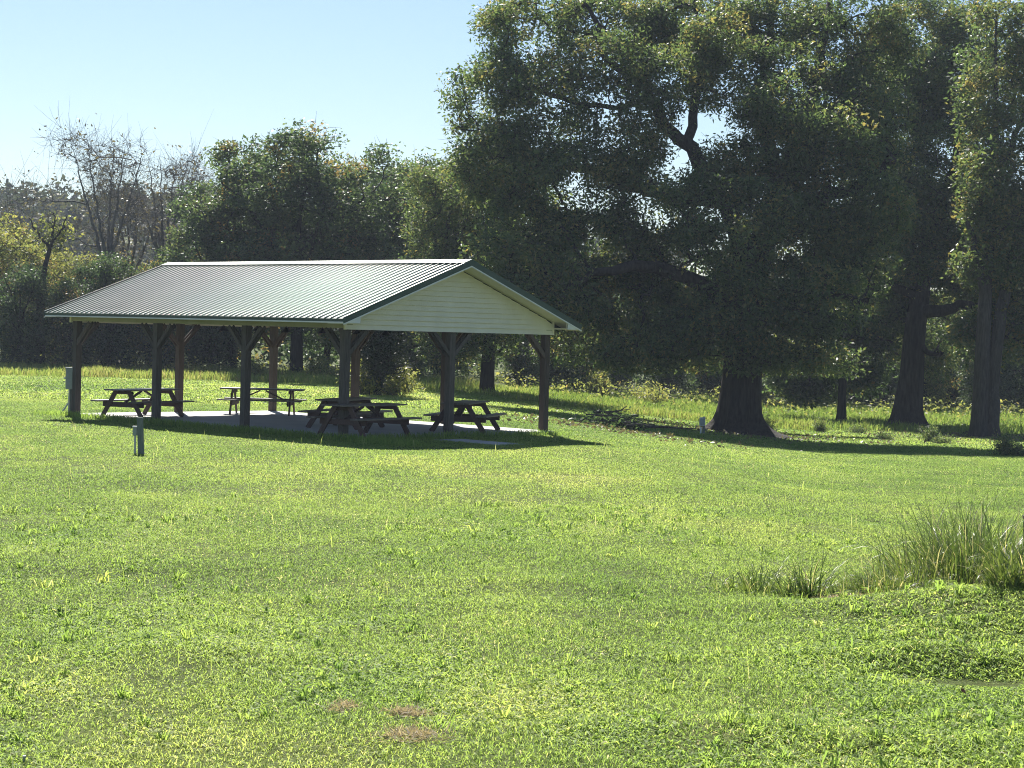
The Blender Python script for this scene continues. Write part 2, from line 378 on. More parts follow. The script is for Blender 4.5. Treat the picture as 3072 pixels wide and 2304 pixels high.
# pendant lamps under the shelter
def build_lamps():
    proto = None; k = 0
    words = {(0, 0): 'black barn lamp hanging nearest the cream gable, front row', (0, 1): 'black barn lamp hanging in the middle of the front row',
             (0, 2): 'black barn lamp hanging farthest left in the front row', (1, 0): 'black barn lamp hanging nearest the cream gable, back row',
             (1, 1): 'black barn lamp hanging in the middle of the back row', (1, 2): 'black barn lamp hanging farthest left in the back row'}
    for r, w in enumerate((1.77, 5.3)):
        for c, l in enumerate((4.37, 5.55, 7.03)):
            if proto is None:
                o = proto = empty('pendant_lamp'); n = 18; vs = []; fs = []
                pr = [(.018, .14), (.045, .135), (.05, .10), (.085, .075), (.14, .012), (.143, .0), (.137, .002), (.08, .065), (.02, .09)]
                for (rr, zz) in pr: vs += [(rr * math.cos(2 * math.pi * j / n), rr * math.sin(2 * math.pi * j / n), zz) for j in range(n)]
                for i in range(len(pr) - 1):
                    for j in range(n): fs.append((i * n + j, i * n + (j + 1) % n, (i + 1) * n + (j + 1) % n, (i + 1) * n + j))
                MB().add(vs, fs).build('lamp_shade', M['black'], o, smooth=True)
                MB().tube([(0, 0, .13), (0, 0, ZB + .16 - 2.44)], .011, 8).tube([(0, 0, ZB + .13 - 2.44), (0, 0, ZB + .156 - 2.44)], .05, 12).build('stem', M['black'], o)
                MB().tube([(0, 0, .09), (0, 0, .06), (0, 0, .03), (0, 0, .012)], [.015, .03, .032, .012], 10).build('bulb', M['white'], o, smooth=True)
            else: o = copy_tree(proto)
            o.location = bloc(w, l, 2.44); tag(o, words[(r, c)], 'lamp', 'barn lamps under the shelter roof')
build_lamps()

# ------------------------------------------------------------------ picnic tables
def build_table_proto():
    root = empty('picnic_table'); L = 2.44
    m = MB()
    for k in range(5): m.box((0, (k - 2) * .146, .745), (L, .138, .040))
    m.build('tabletop', M['table_wood'], root, .006)
    for sy in (-1, 1):
        b = MB()
        for k in (0, 1): b.box((0, sy * (.615 + k * .146), .430), (L, .138, .040))
        b.build('bench_seat', M['table_wood'], root, .006)
    for sx in (-1, 1):
        x = sx * .86
        for sy in (-1, 1):
            MB().bar((x, sy * .70, .0), (x, sy * .22, .722), .13, .045, (1, 0, 0)).build('leg', M['table_red'], root, .004)
        MB().box((x - sx * .047, 0, .340), (.042, 1.46, .14)).build('seat_beam', M['table_red'], root, .008)
        MB().box((x - sx * .047, 0, .672), (.042, .70, .09)).build('top_cleat', M['table_red'], root, .006)
        MB().bar((x - sx * .09, 0, .38), (sx * .08, 0, .70), .085, .04).build('diagonal_brace', M['table_red'], root, .004)
    return root
TABLES = [((428, 1249), 60, 'picnic table at the left end of the slab, its end frame facing the lawn'),
          ((787, 1243), 0, 'picnic table seen exactly side on at the back edge of the slab'),
          ((1037, 1283), 72, 'shaded picnic table behind the front corner post, overlapped by another table'),
          ((1093, 1306), 55, 'nearest picnic table in the shade, overlapping the one behind the corner post'),
          ((1396, 1293), 78, 'picnic table under the gable end behind its middle post')]
tp = build_table_proto()
for i, ((u, v), th, lab) in enumerate(TABLES):
    o = tp if i == 0 else copy_tree(tp)
    x, z = ray(u, v); Y = -CAMH / z
    o.location = (x * Y, Y, .001); o.rotation_euler = (0, 0, R(th)); tag(o, lab, 'picnic table', 'picnic tables under the shelter')

# ------------------------------------------------------------------ service boxes and posts
def build_meter():
    p = gnd(212, 1236); p = bloc(-.12, LT + .17, -.07)
    root = empty('electric_pedestal', p, R(8)); tag(root, 'grey electric panel on a post beside the left corner of the shelter', 'electric box')
    b = MB().box((0, 0, 1.05), (.21, .14, .60)).build('panel_box', M['grey_metal'], root, .01)
    MB().box((0, 0, 1.358), (.235, .165, .018)).build('rain_hood', M['pale_metal'], b, .004)
    MB().box((0, -.078, 1.02), (.16, .014, .46)).build('door', M['grey_metal'], b, .006)
    MB().box((-.125, 0, 1.06), (.04, .05, .06)).build('switch', M['pale_metal'], b, .006)
    MB().box((.02, .04, .38), (.09, .05, .80)).build('post', M['green_post'], root, .004)
    MB().tube([(.0, -.03, .76), (.0, -.03, .02)], .022, 10).build('conduit', M['pale_metal'], root)
    MB().tube([(-.02, -.02, .36), (-.12, -.04, .19), (-.27, -.06, .02)], .022, 10).build('guy_brace', M['pale_metal'], root)
build_meter()
def build_hookup():
    p = gnd(424, 1362); p.z = float(zg(p.x, p.y))
    root = empty('hookup_post', p, R(-6)); tag(root, 'grey green post with small outlet box on a pipe in the lawn', 'post')
    MB().bar((.0, 0, -.05), (-.045, 0, .745), .105, .105, (0, 1, 0)).build('post', M['green_post'], root, .006)
    MB().tube([(-.13, -.01, -.05), (-.135, -.01, .40)], .022, 10).build('pipe', M['pale_metal'], root)
    b = MB().box((-.137, -.01, .46), (.085, .07, .17)).build('outlet_box', M['grey_metal'], root, .006)
    MB().box((-.137, -.01, .556), (.105, .09, .022)).build('cap', M['white'], b, .004)
build_hookup()
def build_oak_box():
    p = gnd(2107, 1306)
    root = empty('utility_box', p, R(5)); tag(root, 'pale grey utility box on a short post left of the big oak trunk', 'utility box')
    k = p.y / FPX
    MB().box((.05, .03, .33), (.09, .06, .70)).build('post', M['green_post'], root, .004)
    b = MB().box((-.02, -.03, 27 * k + .17), (.20, .12, 26 * k)).build('box', M['pale_metal'], root, .008)
    MB().box((-.02, -.095, 27 * k + .17), (.15, .012, 20 * k)).build('door', M['grey_metal'], b, .004)
    MB().tube([(-.07, -.03, 0), (-.07, -.03, .30)], .03, 10).build('conduit', M['white'], root)
build_oak_box()
def build_small_bits():
    p = gnd(72, 2300); o = MB().tube([(0, 0, -.05), (0, 0, .036)], .007, 12).tube([(0, 0, .036), (0, 0, .046)], .010, 12).build('pipe_stub', M['grey_metal'])
    o.location = onfield(p.x, p.y); tag(o, 'small blue grey pipe stub in the grass at the bottom left', 'pipe')
    p = gnd(3074, 1600); o = MB().tube([(0, 0, -.1), (0, 0, .18), (0.01, 0, .23)], [.045, .045, .04], 12).box((0, 0, .255), (.10, .10, .05)).build('marker_post', M['black'], None, .003)
    o.location = onfield(p.x + .015, p.y); tag(o, 'dark marker post cut by the right edge behind tall grass', 'post')
    p = gnd(2885, 2103); z = float(zg(p.x, p.y)) + .05; m = MB()
    for k in range(5):
        a = -1.2 + k * .6; m.add([(0, 0, 0), (.014 * math.cos(a + 1.0), .014 * math.sin(a + 1.0), .006), (.045 * math.cos(a), .045 * math.sin(a), .012 + .004 * k), (.014 * math.cos(a - .2), .014 * math.sin(a - .2), .008)], [(0, 1, 2, 3)])
    o = m.build('fallen_leaf', M['red_leaf']); o.location = (p.x, p.y, z); o.rotation_euler = (R(35), 0, .4); tag(o, 'red brown fallen leaf lying on the grass at lower right', 'leaf')
build_small_bits()

# ------------------------------------------------------------------ foliage machinery
def rnd_unit(rng, n):
    v = rng.normal(size=(n, 3)); return v / np.linalg.norm(v, axis=1, keepdims=True)
def leaf_cards(rng, P, tint, L, W, droop=.5, jit=.35):
    n = len(P); a = rnd_unit(rng, n); a[:, 2] = a[:, 2] * .7 - droop; a /= np.linalg.norm(a, axis=1, keepdims=True)
    s = np.cross(a, rnd_unit(rng, n)); s /= np.linalg.norm(s, axis=1, keepdims=True) + 1e-9
    sc = np.clip(1 + jit * rng.normal(size=(n, 1)), .4, 1.9); l = L * sc; w = W * sc
    v = np.stack([P, P + a * l * .45 + s * w * .5, P + a * l, P + a * l * .45 - s * w * .5], 1).reshape(-1, 3)
    q = np.arange(4 * n, dtype=np.int32).reshape(n, 4)
    return v, q, np.repeat(np.clip(tint, 0, 1), 4)
def ring_tube(pts, rad, n, V, Q, wob=None, rng=None):
    pts = np.asarray(pts, float); k = len(pts); base = sum(len(x) for x in V)
    d = np.gradient(pts, axis=0); d /= np.linalg.norm(d, axis=1, keepdims=True) + 1e-9
    ref = np.where(np.abs(d[:, 2:3]) < .95, np.array([[0, 0, 1.]]), np.array([[1., 0, 0]]))
    if k > 1 and abs(d[:, 2]).max() > .6: ref = np.tile(np.array([[1., .13, 0]]), (k, 1))
    a = np.cross(d, ref); a /= np.linalg.norm(a, axis=1, keepdims=True) + 1e-9; b = np.cross(d, a)
    th = np.arange(n) * 2 * math.pi / n
    rr = np.asarray(rad, float)[:, None] * (np.ones((k, n)) if wob is None else wob)
    v = pts[:, None, :] + rr[:, :, None] * (a[:, None, :] * np.cos(th)[None, :, None] + b[:, None, :] * np.sin(th)[None, :, None])
    V.append(v.reshape(-1, 3)); idx = base + np.arange(k * n).reshape(k, n); nx = np.roll(idx, -1, axis=1)
    Q.append(np.stack([idx[:-1], nx[:-1], nx[1:], idx[1:]], -1).reshape(-1, 4))
def smooth_line(pts, m):
    pts = np.asarray(pts, float)
    for _ in range(m):
        out = [pts[0]]
        for i in range(len(pts) - 1): out += [pts[i] * .75 + pts[i + 1] * .25, pts[i] * .25 + pts[i + 1] * .75]
        out.append(pts[-1]); pts = np.array(out)
    return pts
def build_tree_meshes(seed, trunk, limbs, lobes, holes=(), leaves=200, sig=(.45, .45, .5), L=.17, W=.075, droop=.5, tint=(.42, .14), autumn=.05,
                      flare=1.0, twig=.016, tipr=.02, keep=1.0, bias=.25, name='tree', outer=.55, zmin=None):
    """trunk / limbs: polylines of (x, y, z, radius); lobes: (cx, cy, cz, rx, ry, rz, clusters)"""
    rng = np.random.default_rng(seed); V = []; Q = []
    nodes = []; par = []; nrad = []
    tl = smooth_line(trunk, 3 if flare > 1 else 2); k = len(tl); n = 44 if flare > 1 else 20
    th = np.arange(n) * 2 * math.pi / n; wob = np.ones((k, n))
    z0 = tl[0, 2]; zr = tl[:, 2] - z0
    ph = rng.uniform(0, 6.28, 4)
    fl = np.exp(-zr / (.45 * flare + 1e-6))[:, None] * .34 * (flare > .3)
    wob = 1 + fl * np.sin(5 * th[None] + ph[0]) + fl * .6 * np.sin(3 * th[None] + ph[1]) + .05 * np.sin(9 * th[None] + ph[2] + zr[:, None] * .6) + .035 * np.sin(14 * th[None] + ph[3] - zr[:, None] * .3) + (.025 * np.sin(21 * th[None] + zr[:, None] * .8) if n > 30 else 0)
    ring_tube(tl[:, :3], tl[:, 3], n, V, Q, wob)
    def addline(ls, start=None):
        prev = start
        for p in ls:
            nodes.append(p[:3]); par.append(-1 if prev is None else prev); nrad.append(p[3]); prev = len(nodes) - 1
    hi = tl[tl[:, 2] > z0 + .25 * (tl[-1, 2] - z0)]; addline(hi)
    for lb in limbs:
        ls = smooth_line(lb, 2); ls[1:-1, :3] += rng.normal(size=(len(ls) - 2, 3)) * .05; ring_tube(ls[:, :3], ls[:, 3], 9, V, Q); addline(ls)
    C = []
    for (cx, cy, cz, rx, ry, rz, m) in lobes:
        m = max(1, int(m * keep)); u = rnd_unit(rng, m); r = rng.uniform(0, 1, (m, 1)) ** (1 / 3.) ; r = outer * np.sqrt(np.sqrt(r)) + (1 - outer) * r
        C.append(np.array([[cx, cy, cz]]) + u * r * np.array([[rx, ry, rz]]))
    C = np.concatenate(C)
    for (hx, hy, hz, ax, ay, az) in holes:
        d = ((C - np.array([hx, hy, hz])) / np.array([ax, ay, az])) ** 2; C = C[d.sum(1) > 1]
    if zmin is not None: C = C[C[:, 2] > zmin]
    N0 = np.array(nodes); order = np.argsort([np.min(np.linalg.norm(N0 - c, axis=1)) for c in C])
    nodes = list(N0); NP = np.zeros((len(nodes) + 3 * len(C) + 4, 3)); NP[:len(nodes)] = N0; cnt = len(nodes)
    hub = np.mean(N0[: max(1, len(hi))], axis=0)
    dep = np.zeros(len(NP)); load = np.zeros(len(NP)); parent = np.full(len(NP), -1); parent[:cnt] = par; seg = []
    for ci in order:
        c = C[ci]; dv = c - NP[:cnt]; dist = np.linalg.norm(dv, axis=1)
        cost = dist + bias * dep[:cnt] + .6 * np.maximum(0, NP[:cnt, 2] - c[2])
        j = int(np.argmin(cost)); p0 = NP[j]; d = c - p0; ln = np.linalg.norm(d); prev = j
        path = [j]
        for t in (.35, .7, 1.0):
            q = p0 + d * t + (rng.normal(size=3) * .10 * ln * (t < 1)) + np.array([0, 0, .12 * ln * math.sin(math.pi * t)])
            NP[cnt] = q; parent[cnt] = prev; dep[cnt] = dep[prev] + ln / 3; prev = cnt; path.append(cnt); cnt += 1
        seg.append(path)
    for path in seg:
        jn = path[-1]
        while jn >= 0 and load[jn] < 1e9:
            load[jn] += 1; jn = parent[jn]
    base_n = len(N0)
    for path in seg:
        pts = NP[path]; r = tipr * np.maximum(load[path], 1) ** .42; r[0] = min(r[0], r[1] * 1.25) if path[0] < base_n else r[0] * 1.0
        r = np.minimum(r, r[1] * 1.2 if len(r) > 1 else r); ring_tube(pts, r, 5, V, Q)
    # fine twigs inside every clump
    if twig:
        for c in C:
            for _ in range(4):
                e = c + rng.normal(size=3) * np.array(sig) * 1.3 + np.array([0, 0, .1]); mid = (c + e) / 2 + rng.normal(size=3) * .08
                ring_tube(np.array([c, mid, e]), [twig, twig * .7, twig * .3], 3, V, Q)
    tm = np_mesh(name + '_trunk', np.concatenate(V), np.concatenate(Q), smooth=True)
    if leaves <= 0: return tm, None
    nl = np.maximum(3, rng.normal(leaves, leaves * .3, len(C)).astype(int)); ids = np.repeat(np.arange(len(C)), nl)
    off = np.clip(rng.normal(size=(len(ids), 3)), -1.55, 1.55) * np.array(sig) * (.7 + .6 * rng.uniform(size=(len(C), 1)))[ids]
    ctint = rng.normal(tint[0], tint[1], len(C)); au = rng.uniform(size=len(C)) < autumn; ctint[au] = rng.uniform(.8, 1, au.sum())
    lt = ctint[ids] + rng.normal(0, .16, len(ids))
    v, q, t = leaf_cards(rng, C[ids] + off, lt, L, W, droop)
    return tm, np_mesh(name + '_crown', v, q, tint=t)
def plant_tree(kind, loc, meshes, bark, leafmat, label, cat='tree', group=None, rz=0, scale=(1, 1, 1)):
    root = empty(kind, loc, rz); root.scale = scale; tag(root, label, cat, group)
    t = link_mesh('trunk', meshes[0], bark, root)
    if meshes[1] is not None: link_mesh('crown', meshes[1], leafmat, root)
    return root

# ------------------------------------------------------------------ the big oak and its neighbours
def rel(u, v, Y, o): p = at(u, v, Y); return (p.x - o.x, p.y - o.y, p.z - o.z)
def lobes_px(o, Y, rows):
    k = Y / FPX
    out = []
    for (u, v, dy, ru, rv, rd, n) in rows:
        if v < 110: v, rv, dy = max(v, 75), min(rv, 105), dy + 1.0
        dy += 1.6 + 6.2 * max(0, (600 - v) / 600)
        out.append((*rel(u, v, Y + dy, o), ru * k, rd * .66, rv * k, n))
    return out
def limb_px(o, Y, rows): return [(*rel(u, v, Y + dy + 1.4 * max(0, min(1, (900 - v) / 300)) + 6.2 * max(0, (600 - v) / 600), o), r) for (u, v, dy, r) in rows]
def holes_px(o, Y, rows):
    k = Y / FPX; return [(*rel(u, v, Y, o), ru * k, 30, rv * k) for (u, v, ru, rv) in rows]

def build_oak():
    o = gnd(2218, 1302); Y = o.y; k = Y / FPX
    trunk = [(0, 0, -.25, 160 * k), (0, 0, .0, 128 * k), (0, 0, 9 * k, 103 * k), (0, 0, 24 * k, 83 * k), (0, 0, 50 * k, 70 * k), (0, 0, 100 * k, 62 * k), (0.05, 0, 190 * k, 57 * k)] + limb_px(o, Y, [(2235, 990, .2, 53 * k), (2250, 880, .4, 52 * k), (2262, 800, .5, 46 * k)])
    limbs = [limb_px(o, Y, r) for r in (
        [(2250, 860, .4, .60), (2225, 720, .3, .46), (2185, 600, .4, .40), (2120, 520, .5, .33), (2068, 430, .6, .28), (1996, 393, .5, .25), (1946, 270, .4, .22), (1885, 220, .3, .19), (1810, 180, 0, .15), (1790, 60, 0, .10), (1740, -20, 0, .05)],
        [(2068, 430, .6, .22), (2085, 300, .7, .19), (2115, 215, .8, .15), (2100, 100, 1, .10), (2080, 0, 1, .06)],
        [(2262, 810, .5, .62), (2300, 700, .8, .55), (2330, 610, 1, .5), (2370, 500, 1, .42), (2420, 380, 1, .34), (2450, 250, 1.2, .26), (2470, 100, 1.5, .18), (2500, -60, 1.5, .1)],
        [(2290, 730, .7, .42), (2380, 650, .2, .36), (2480, 590, 0, .30), (2590, 560, 0, .2), (2680, 480, 0, .12)],
        [(2330, 610, 1, .36), (2310, 450, 2, .32), (2280, 300, 2.6, .26), (2300, 140, 3, .18), (2330, -20, 3, .1)],
        [(2235, 960, .1, .40), (2120, 860, -.8, .32), (1980, 800, -1.2, .27), (1860, 800, -1.5, .2), (1740, 840, -1.6, .12)],
        [(2190, 600, .2, .36), (2060, 600, 1, .30), (1900, 560, 1.5, .24), (1760, 500, 1.8, .2), (1620, 480, 1.8, .14), (1500, 470, 1.6, .09)],
        [(1950, 290, .4, .13), (1850, 330, .2, .11), (1700, 300, -.4, .12), (1560, 250, -.2, .08)],
        [(2245, 930, .3, .36), (2380, 900, -.6, .28), (2500, 880, -1, .2), (2600, 900, -1.2, .12)])]
    rows = [(1600, 110, 1, 190, 170, 3.0, 34), (1470, 300, 1, 130, 160, 2.6, 34), (1640, 340, 0, 170, 170, 3.0, 44), (1500, 500, .5, 150, 120, 2.6, 36), (1840, 60, 1, 200, 150, 3.0, 40), (1830, 180, -1, 150, 100, 2, 24),
            (2080, 20, 2, 210, 150, 3.2, 44), (2330, 30, 2.5, 220, 170, 3.2, 50), (2560, 120, 2, 190, 190, 3, 44), (2200, 230, 1, 180, 120, 3, 34), (2420, 280, 1, 190, 150, 3, 44), (2600, 380, .5, 150, 150, 2.6, 34),
            (1720, 560, 0, 190, 150, 3, 44), (1880, 460, 0, 130, 90, 2.4, 22), (1560, 720, .5, 150, 150, 2.6, 34), (1760, 760, -.5, 190, 140, 2.8, 44), (1980, 640, 0, 150, 110, 2.8, 28), (2050, 800, -.5, 170, 130, 2.6, 36), (1900, 900, -1, 190, 110, 2.2, 34),
            (2180, 520, 0, 130, 110, 2.6, 24), (2330, 520, 0, 180, 140, 3, 40), (2500, 560, 0, 180, 140, 2.8, 38), (2420, 720, -.5, 190, 120, 2.6, 38), (2330, 860, -1, 170, 100, 2.2, 30), (2540, 800, -.5, 150, 130, 2.4, 30),
            (2130, 950, -1, 150, 90, 2, 26), (1720, 960, -1, 130, 80, 1.8, 18), (2020, 1020, -1, 120, 70, 1.6, 12), (1500, -20, 1.5, 60, 60, 1.5, 6),
            (2240, 900, -4.2, 170, 100, 1.8, 26), (2110, 1010, -4, 150, 80, 1.6, 20), (2390, 1010, -4, 140, 80, 1.6, 20), (1950, 1060, -3.5, 130, 60, 1.6, 14), (2210, 740, -3.6, 150, 90, 1.8, 16), (2080, 600, -2.8, 110, 80, 1.6, 9), (2290, 620, -2.6, 100, 80, 1.6, 9), (2330, 1090, -3.5, 110, 40, 1.2, 8), (1800, 1060, -3, 110, 50, 1.4, 9), (2460, 900, -4, 130, 100, 1.6, 16), (1650, 880, -3, 150, 110, 1.8, 22), (1480, 830, -2, 110, 130, 1.6, 18),
            (2010, 250, -1.5, 120, 90, 1.6, 14), (1930, 330, -1, 120, 80, 1.6, 14), (2180, 120, -1, 130, 90, 1.8, 16), (2330, 330, -2, 120, 110, 1.8, 18), (2500, 420, -2, 130, 120, 1.8, 20), (2620, 620, -1, 110, 120, 1.8, 16), (2640, 180, 1, 120, 140, 2, 18),
            (1750, 1010, 4, 190, 90, 1.6, 20), (2000, 1080, 4, 180, 60, 1.6, 18), (2420, 1080, 4.5, 160, 60, 1.6, 16), (2240, 1060, 5, 130, 60, 1.6, 12)]
    holes = holes_px(o, Y, [(1935, 222, 34, 16), (2015, 300, 26, 18), (1860, 236, 20, 14), (2230, 275, 40, 20), (2370, 265, 18, 16), (1495, 420, 20, 24), (1620, 440, 22, 22), (1925, 590, 30, 34), (1995, 650, 44, 36), (2245, 700, 24, 60), (1545, 330, 20, 14), (2330, 760, 24, 30)])
    ms = build_tree_meshes(11, trunk, limbs, lobes_px(o, Y, rows), holes, 125, (.36, .36, .27), .165, .072, .5, (.50, .17), .06, 1.6, .012, .015, 2.15, .25, 'big_oak', zmin=2.6)
    plant_tree('oak_tree', o, ms, M['bark'], M['oak_leaf'], 'huge spreading oak with very thick flared trunk beside the utility box')
build_oak()
def build_oak_two():
    o = gnd(2722, 1284); Y = o.y; k = Y / FPX
    trunk = [(0, 0, -.3, 100 * k), (0, 0, 0, 74 * k), (0, 0, 22 * k, 54 * k), (.0, 0, 60 * k, 42 * k)] + limb_px(o, Y, [(2735, 1130, 0, 34 * k), (2742, 1020, 0, 31 * k), (2755, 920, .1, 29 * k), (2770, 800, .2, 27 * k)])
    limbs = [limb_px(o, Y, r) for r in (
        [(2758, 930, .1, .36), (2800, 935, -.3, .30), (2870, 920, -.6, .25), (2960, 915, -.8, .18), (3060, 880, -.8, .10)],
        [(2770, 810, .2, .38), (2800, 690, .3, .33), (2850, 560, .4, .28), (2880, 420, .5, .2), (2900, 260, .6, .14), (2910, 100, .6, .08)],
        [(2765, 850, .2, .36), (2720, 720, .4, .30), (2680, 580, .6, .25), (2660, 430, .8, .19), (2640, 260, 1, .12), (2650, 100, 1, .08)],
        [(2745, 1010, 0, .2), (2790, 1065, -.4, .12), (2830, 1060, -.6, .08)],
        [(2760, 900, .2, .26), (2690, 860, -.4, .2), (2600, 840, -.6, .12)])]
    rows = [(2760, 120, 1.5, 170, 170, 3, 40), (2880, 180, 1.5, 140, 170, 3, 40), (2830, 330, .5, 110, 110, 2, 16), (2890, 560, .5, 90, 100, 1.8, 12), (2720, 330, 1, 160, 130, 2.6, 36), (2700, 560, .5, 170, 130, 2.6, 40), (2850, 420, 1, 110, 120, 2.4, 20), (2880, 640, .5, 150, 110, 2.4, 30),
            (2680, 760, 0, 150, 120, 2.2, 32), (2850, 780, 0, 130, 100, 2.2, 26), (2660, 900, -.3, 120, 80, 1.8, 20), (2800, 860, -.5, 90, 70, 1.6, 10), (2960, 860, -.8, 90, 60, 1.4, 12), (2780, 470, -1, 120, 110, 1.8, 16), (2790, 620, -1.5, 130, 110, 1.8, 20), (2740, 250, -1, 130, 110, 1.8, 16), (2760, 760, -2, 120, 90, 1.6, 16), (2700, 1000, 4, 160, 80, 1.5, 18), (2860, 980, 4, 130, 90, 1.5, 14), (2790, 1090, -.5, 60, 40, .8, 5), (2820, 1030, -.5, 60, 50, .8, 4)]
    holes = holes_px(o, Y, [(2890, 430, 45, 60), (2740, 410, 40, 36), (2610, 490, 40, 30), (2870, 40, 40, 40), (2850, 530, 30, 40)])
    ms = build_tree_meshes(23, trunk, limbs, lobes_px(o, Y, rows), holes, 120, (.36, .36, .27), .165, .074, .5, (.48, .17), .06, 1.2, .012, .015, 3.2, .25, 'second_oak', zmin=1.6)
    plant_tree('oak_tree', o, ms, M['bark'], M['oak_leaf'], 'straight dark oak with flared base and low limb reaching right')
build_oak_two()
def build_oak_three():
    o = gnd(2955, 1312); Y = o.y; k = Y / FPX
    trunk = [(-20 * k, 0, -.3, 40 * k), (-20 * k, 0, 0, 32 * k), (-18 * k, 0, 60 * k, 25 * k)] + limb_px(o, Y, [(2945, 1150, 0, 23 * k), (2950, 1030, 0, 21 * k), (2955, 900, .1, 19 * k), (2965, 740, .2, 17 * k), (2980, 560, .2, 14 * k), (2990, 380, .3, 10 * k), (2985, 200, .3, 6 * k), (2990, 40, .3, 3 * k)])
    second = [(22 * k, .1, -.2, 36 * k), (20 * k, .1, .1, 27 * k)] + limb_px(o, Y, [(2978, 1150, .1, 22 * k), (2985, 1040, .1, 20 * k), (3010, 920, .2, 18 * k), (3040, 760, .3, 15 * k), (3080, 560, .3, 11 * k), (3100, 300, .3, 6 * k)])
    limbs = [second] + [limb_px(o, Y, r) for r in ([(2955, 900, .1, .22), (2930, 760, -.3, .16), (2900, 660, -.5, .10)], [(2980, 560, .2, .2), (3040, 420, 0, .14), (3080, 300, 0, .08)], [(2965, 740, .2, .2), (3060, 640, -.4, .14), (3160, 600, -.6, .08)])]
    rows = [(3000, 120, .8, 120, 180, 2.6, 34), (3120, 200, .5, 150, 220, 3, 36), (2970, 420, .3, 90, 120, 2.2, 18), (3080, 520, 0, 130, 150, 2.6, 34), (2980, 640, 0, 90, 90, 2, 16), (3130, 760, 0, 140, 140, 2.6, 28), (3030, 840, -.3, 90, 90, 1.8, 18), (3060, 960, -.4, 90, 70, 1.6, 14), (3160, 980, 0, 120, 110, 2, 18), (2960, 300, -.6, 90, 120, 1.6, 16), (2970, 540, -1, 90, 100, 1.5, 16), (2985, 760, -1.2, 100, 100, 1.4, 16), (3040, 700, -1, 110, 110, 1.6, 16), (2990, 1010, 3.5, 140, 80, 1.4, 16), (2930, 800, -.6, 60, 60, 1.2, 8), (2960, 960, -.6, 60, 50, 1, 7), (2900, 985, -.6, 40, 34, .8, 5)]
    holes = holes_px(o, Y, [(2890, 430, 40, 60), (2870, 520, 40, 40)])
    ms = build_tree_meshes(37, trunk, limbs, lobes_px(o, Y, rows), holes, 105, (.36, .36, .28), .18, .085, .4, (.58, .17), .10, .6, .012, .015, 2.1, .25, 'twin_oak', zmin=1.4)
    plant_tree('oak_tree', o, ms, M['pale_bark'], M['oak_leaf'], 'twin trunked oak with paler bark near the right edge')
build_oak_three()
def build_small_tree():
    o = gnd(2524, 1268); Y = o.y; k = Y / FPX
    trunk = [(0, 0, -.2, 20 * k), (0, 0, 0, 17 * k), (0, 0, 60 * k, 12.5 * k)] + limb_px(o, Y, [(2528, 1130, 0, 11.5 * k), (2530, 1020, 0, 10 * k), (2528, 900, 0, 8.5 * k), (2535, 760, 0, 6 * k), (2540, 640, 0, 3 * k)])
    limbs = [limb_px(o, Y, r) for r in ([(2529, 1040, 0, .12), (2480, 1060, -.5, .09), (2420, 1130, -.8, .05)], [(2528, 960, 0, .12), (2590, 940, -.4, .08), (2650, 990, -.5, .05)], [(2529, 1000, 0, .1), (2440, 960, .3, .07), (2370, 1000, .5, .04)])]
    rows = [(2470, 900, 0, 130, 110, 2.2, 30), (2580, 880, 0, 120, 120, 2.2, 30), (2530, 740, 0, 120, 110, 2.2, 26), (2420, 1060, -.3, 110, 80, 1.6, 28), (2500, 1090, -.2, 120, 60, 1.6, 26), (2590, 1050, 0, 100, 80, 1.6, 22), (2440, 1160, -.4, 80, 36, 1.0, 14), (2360, 1000, 0, 90, 80, 1.6, 18), (2640, 960, 0, 70, 70, 1.4, 10), (2620, 1150, -.2, 40, 30, .8, 5), (2370, 1120, 0, 60, 50, 1.2, 10)]
    ms = build_tree_meshes(41, trunk, limbs, lobes_px(o, Y, rows), (), 150, (.42, .42, .36), .22, .12, .35, (.28, .12), .03, .5, .012, .016, 1.0, .25, 'understory', zmin=1.2)
    plant_tree('small_tree', o, ms, M['bark'], M['oak_leaf'], 'slender dark tree with drooping low boughs right of the huge oak')
build_small_tree()

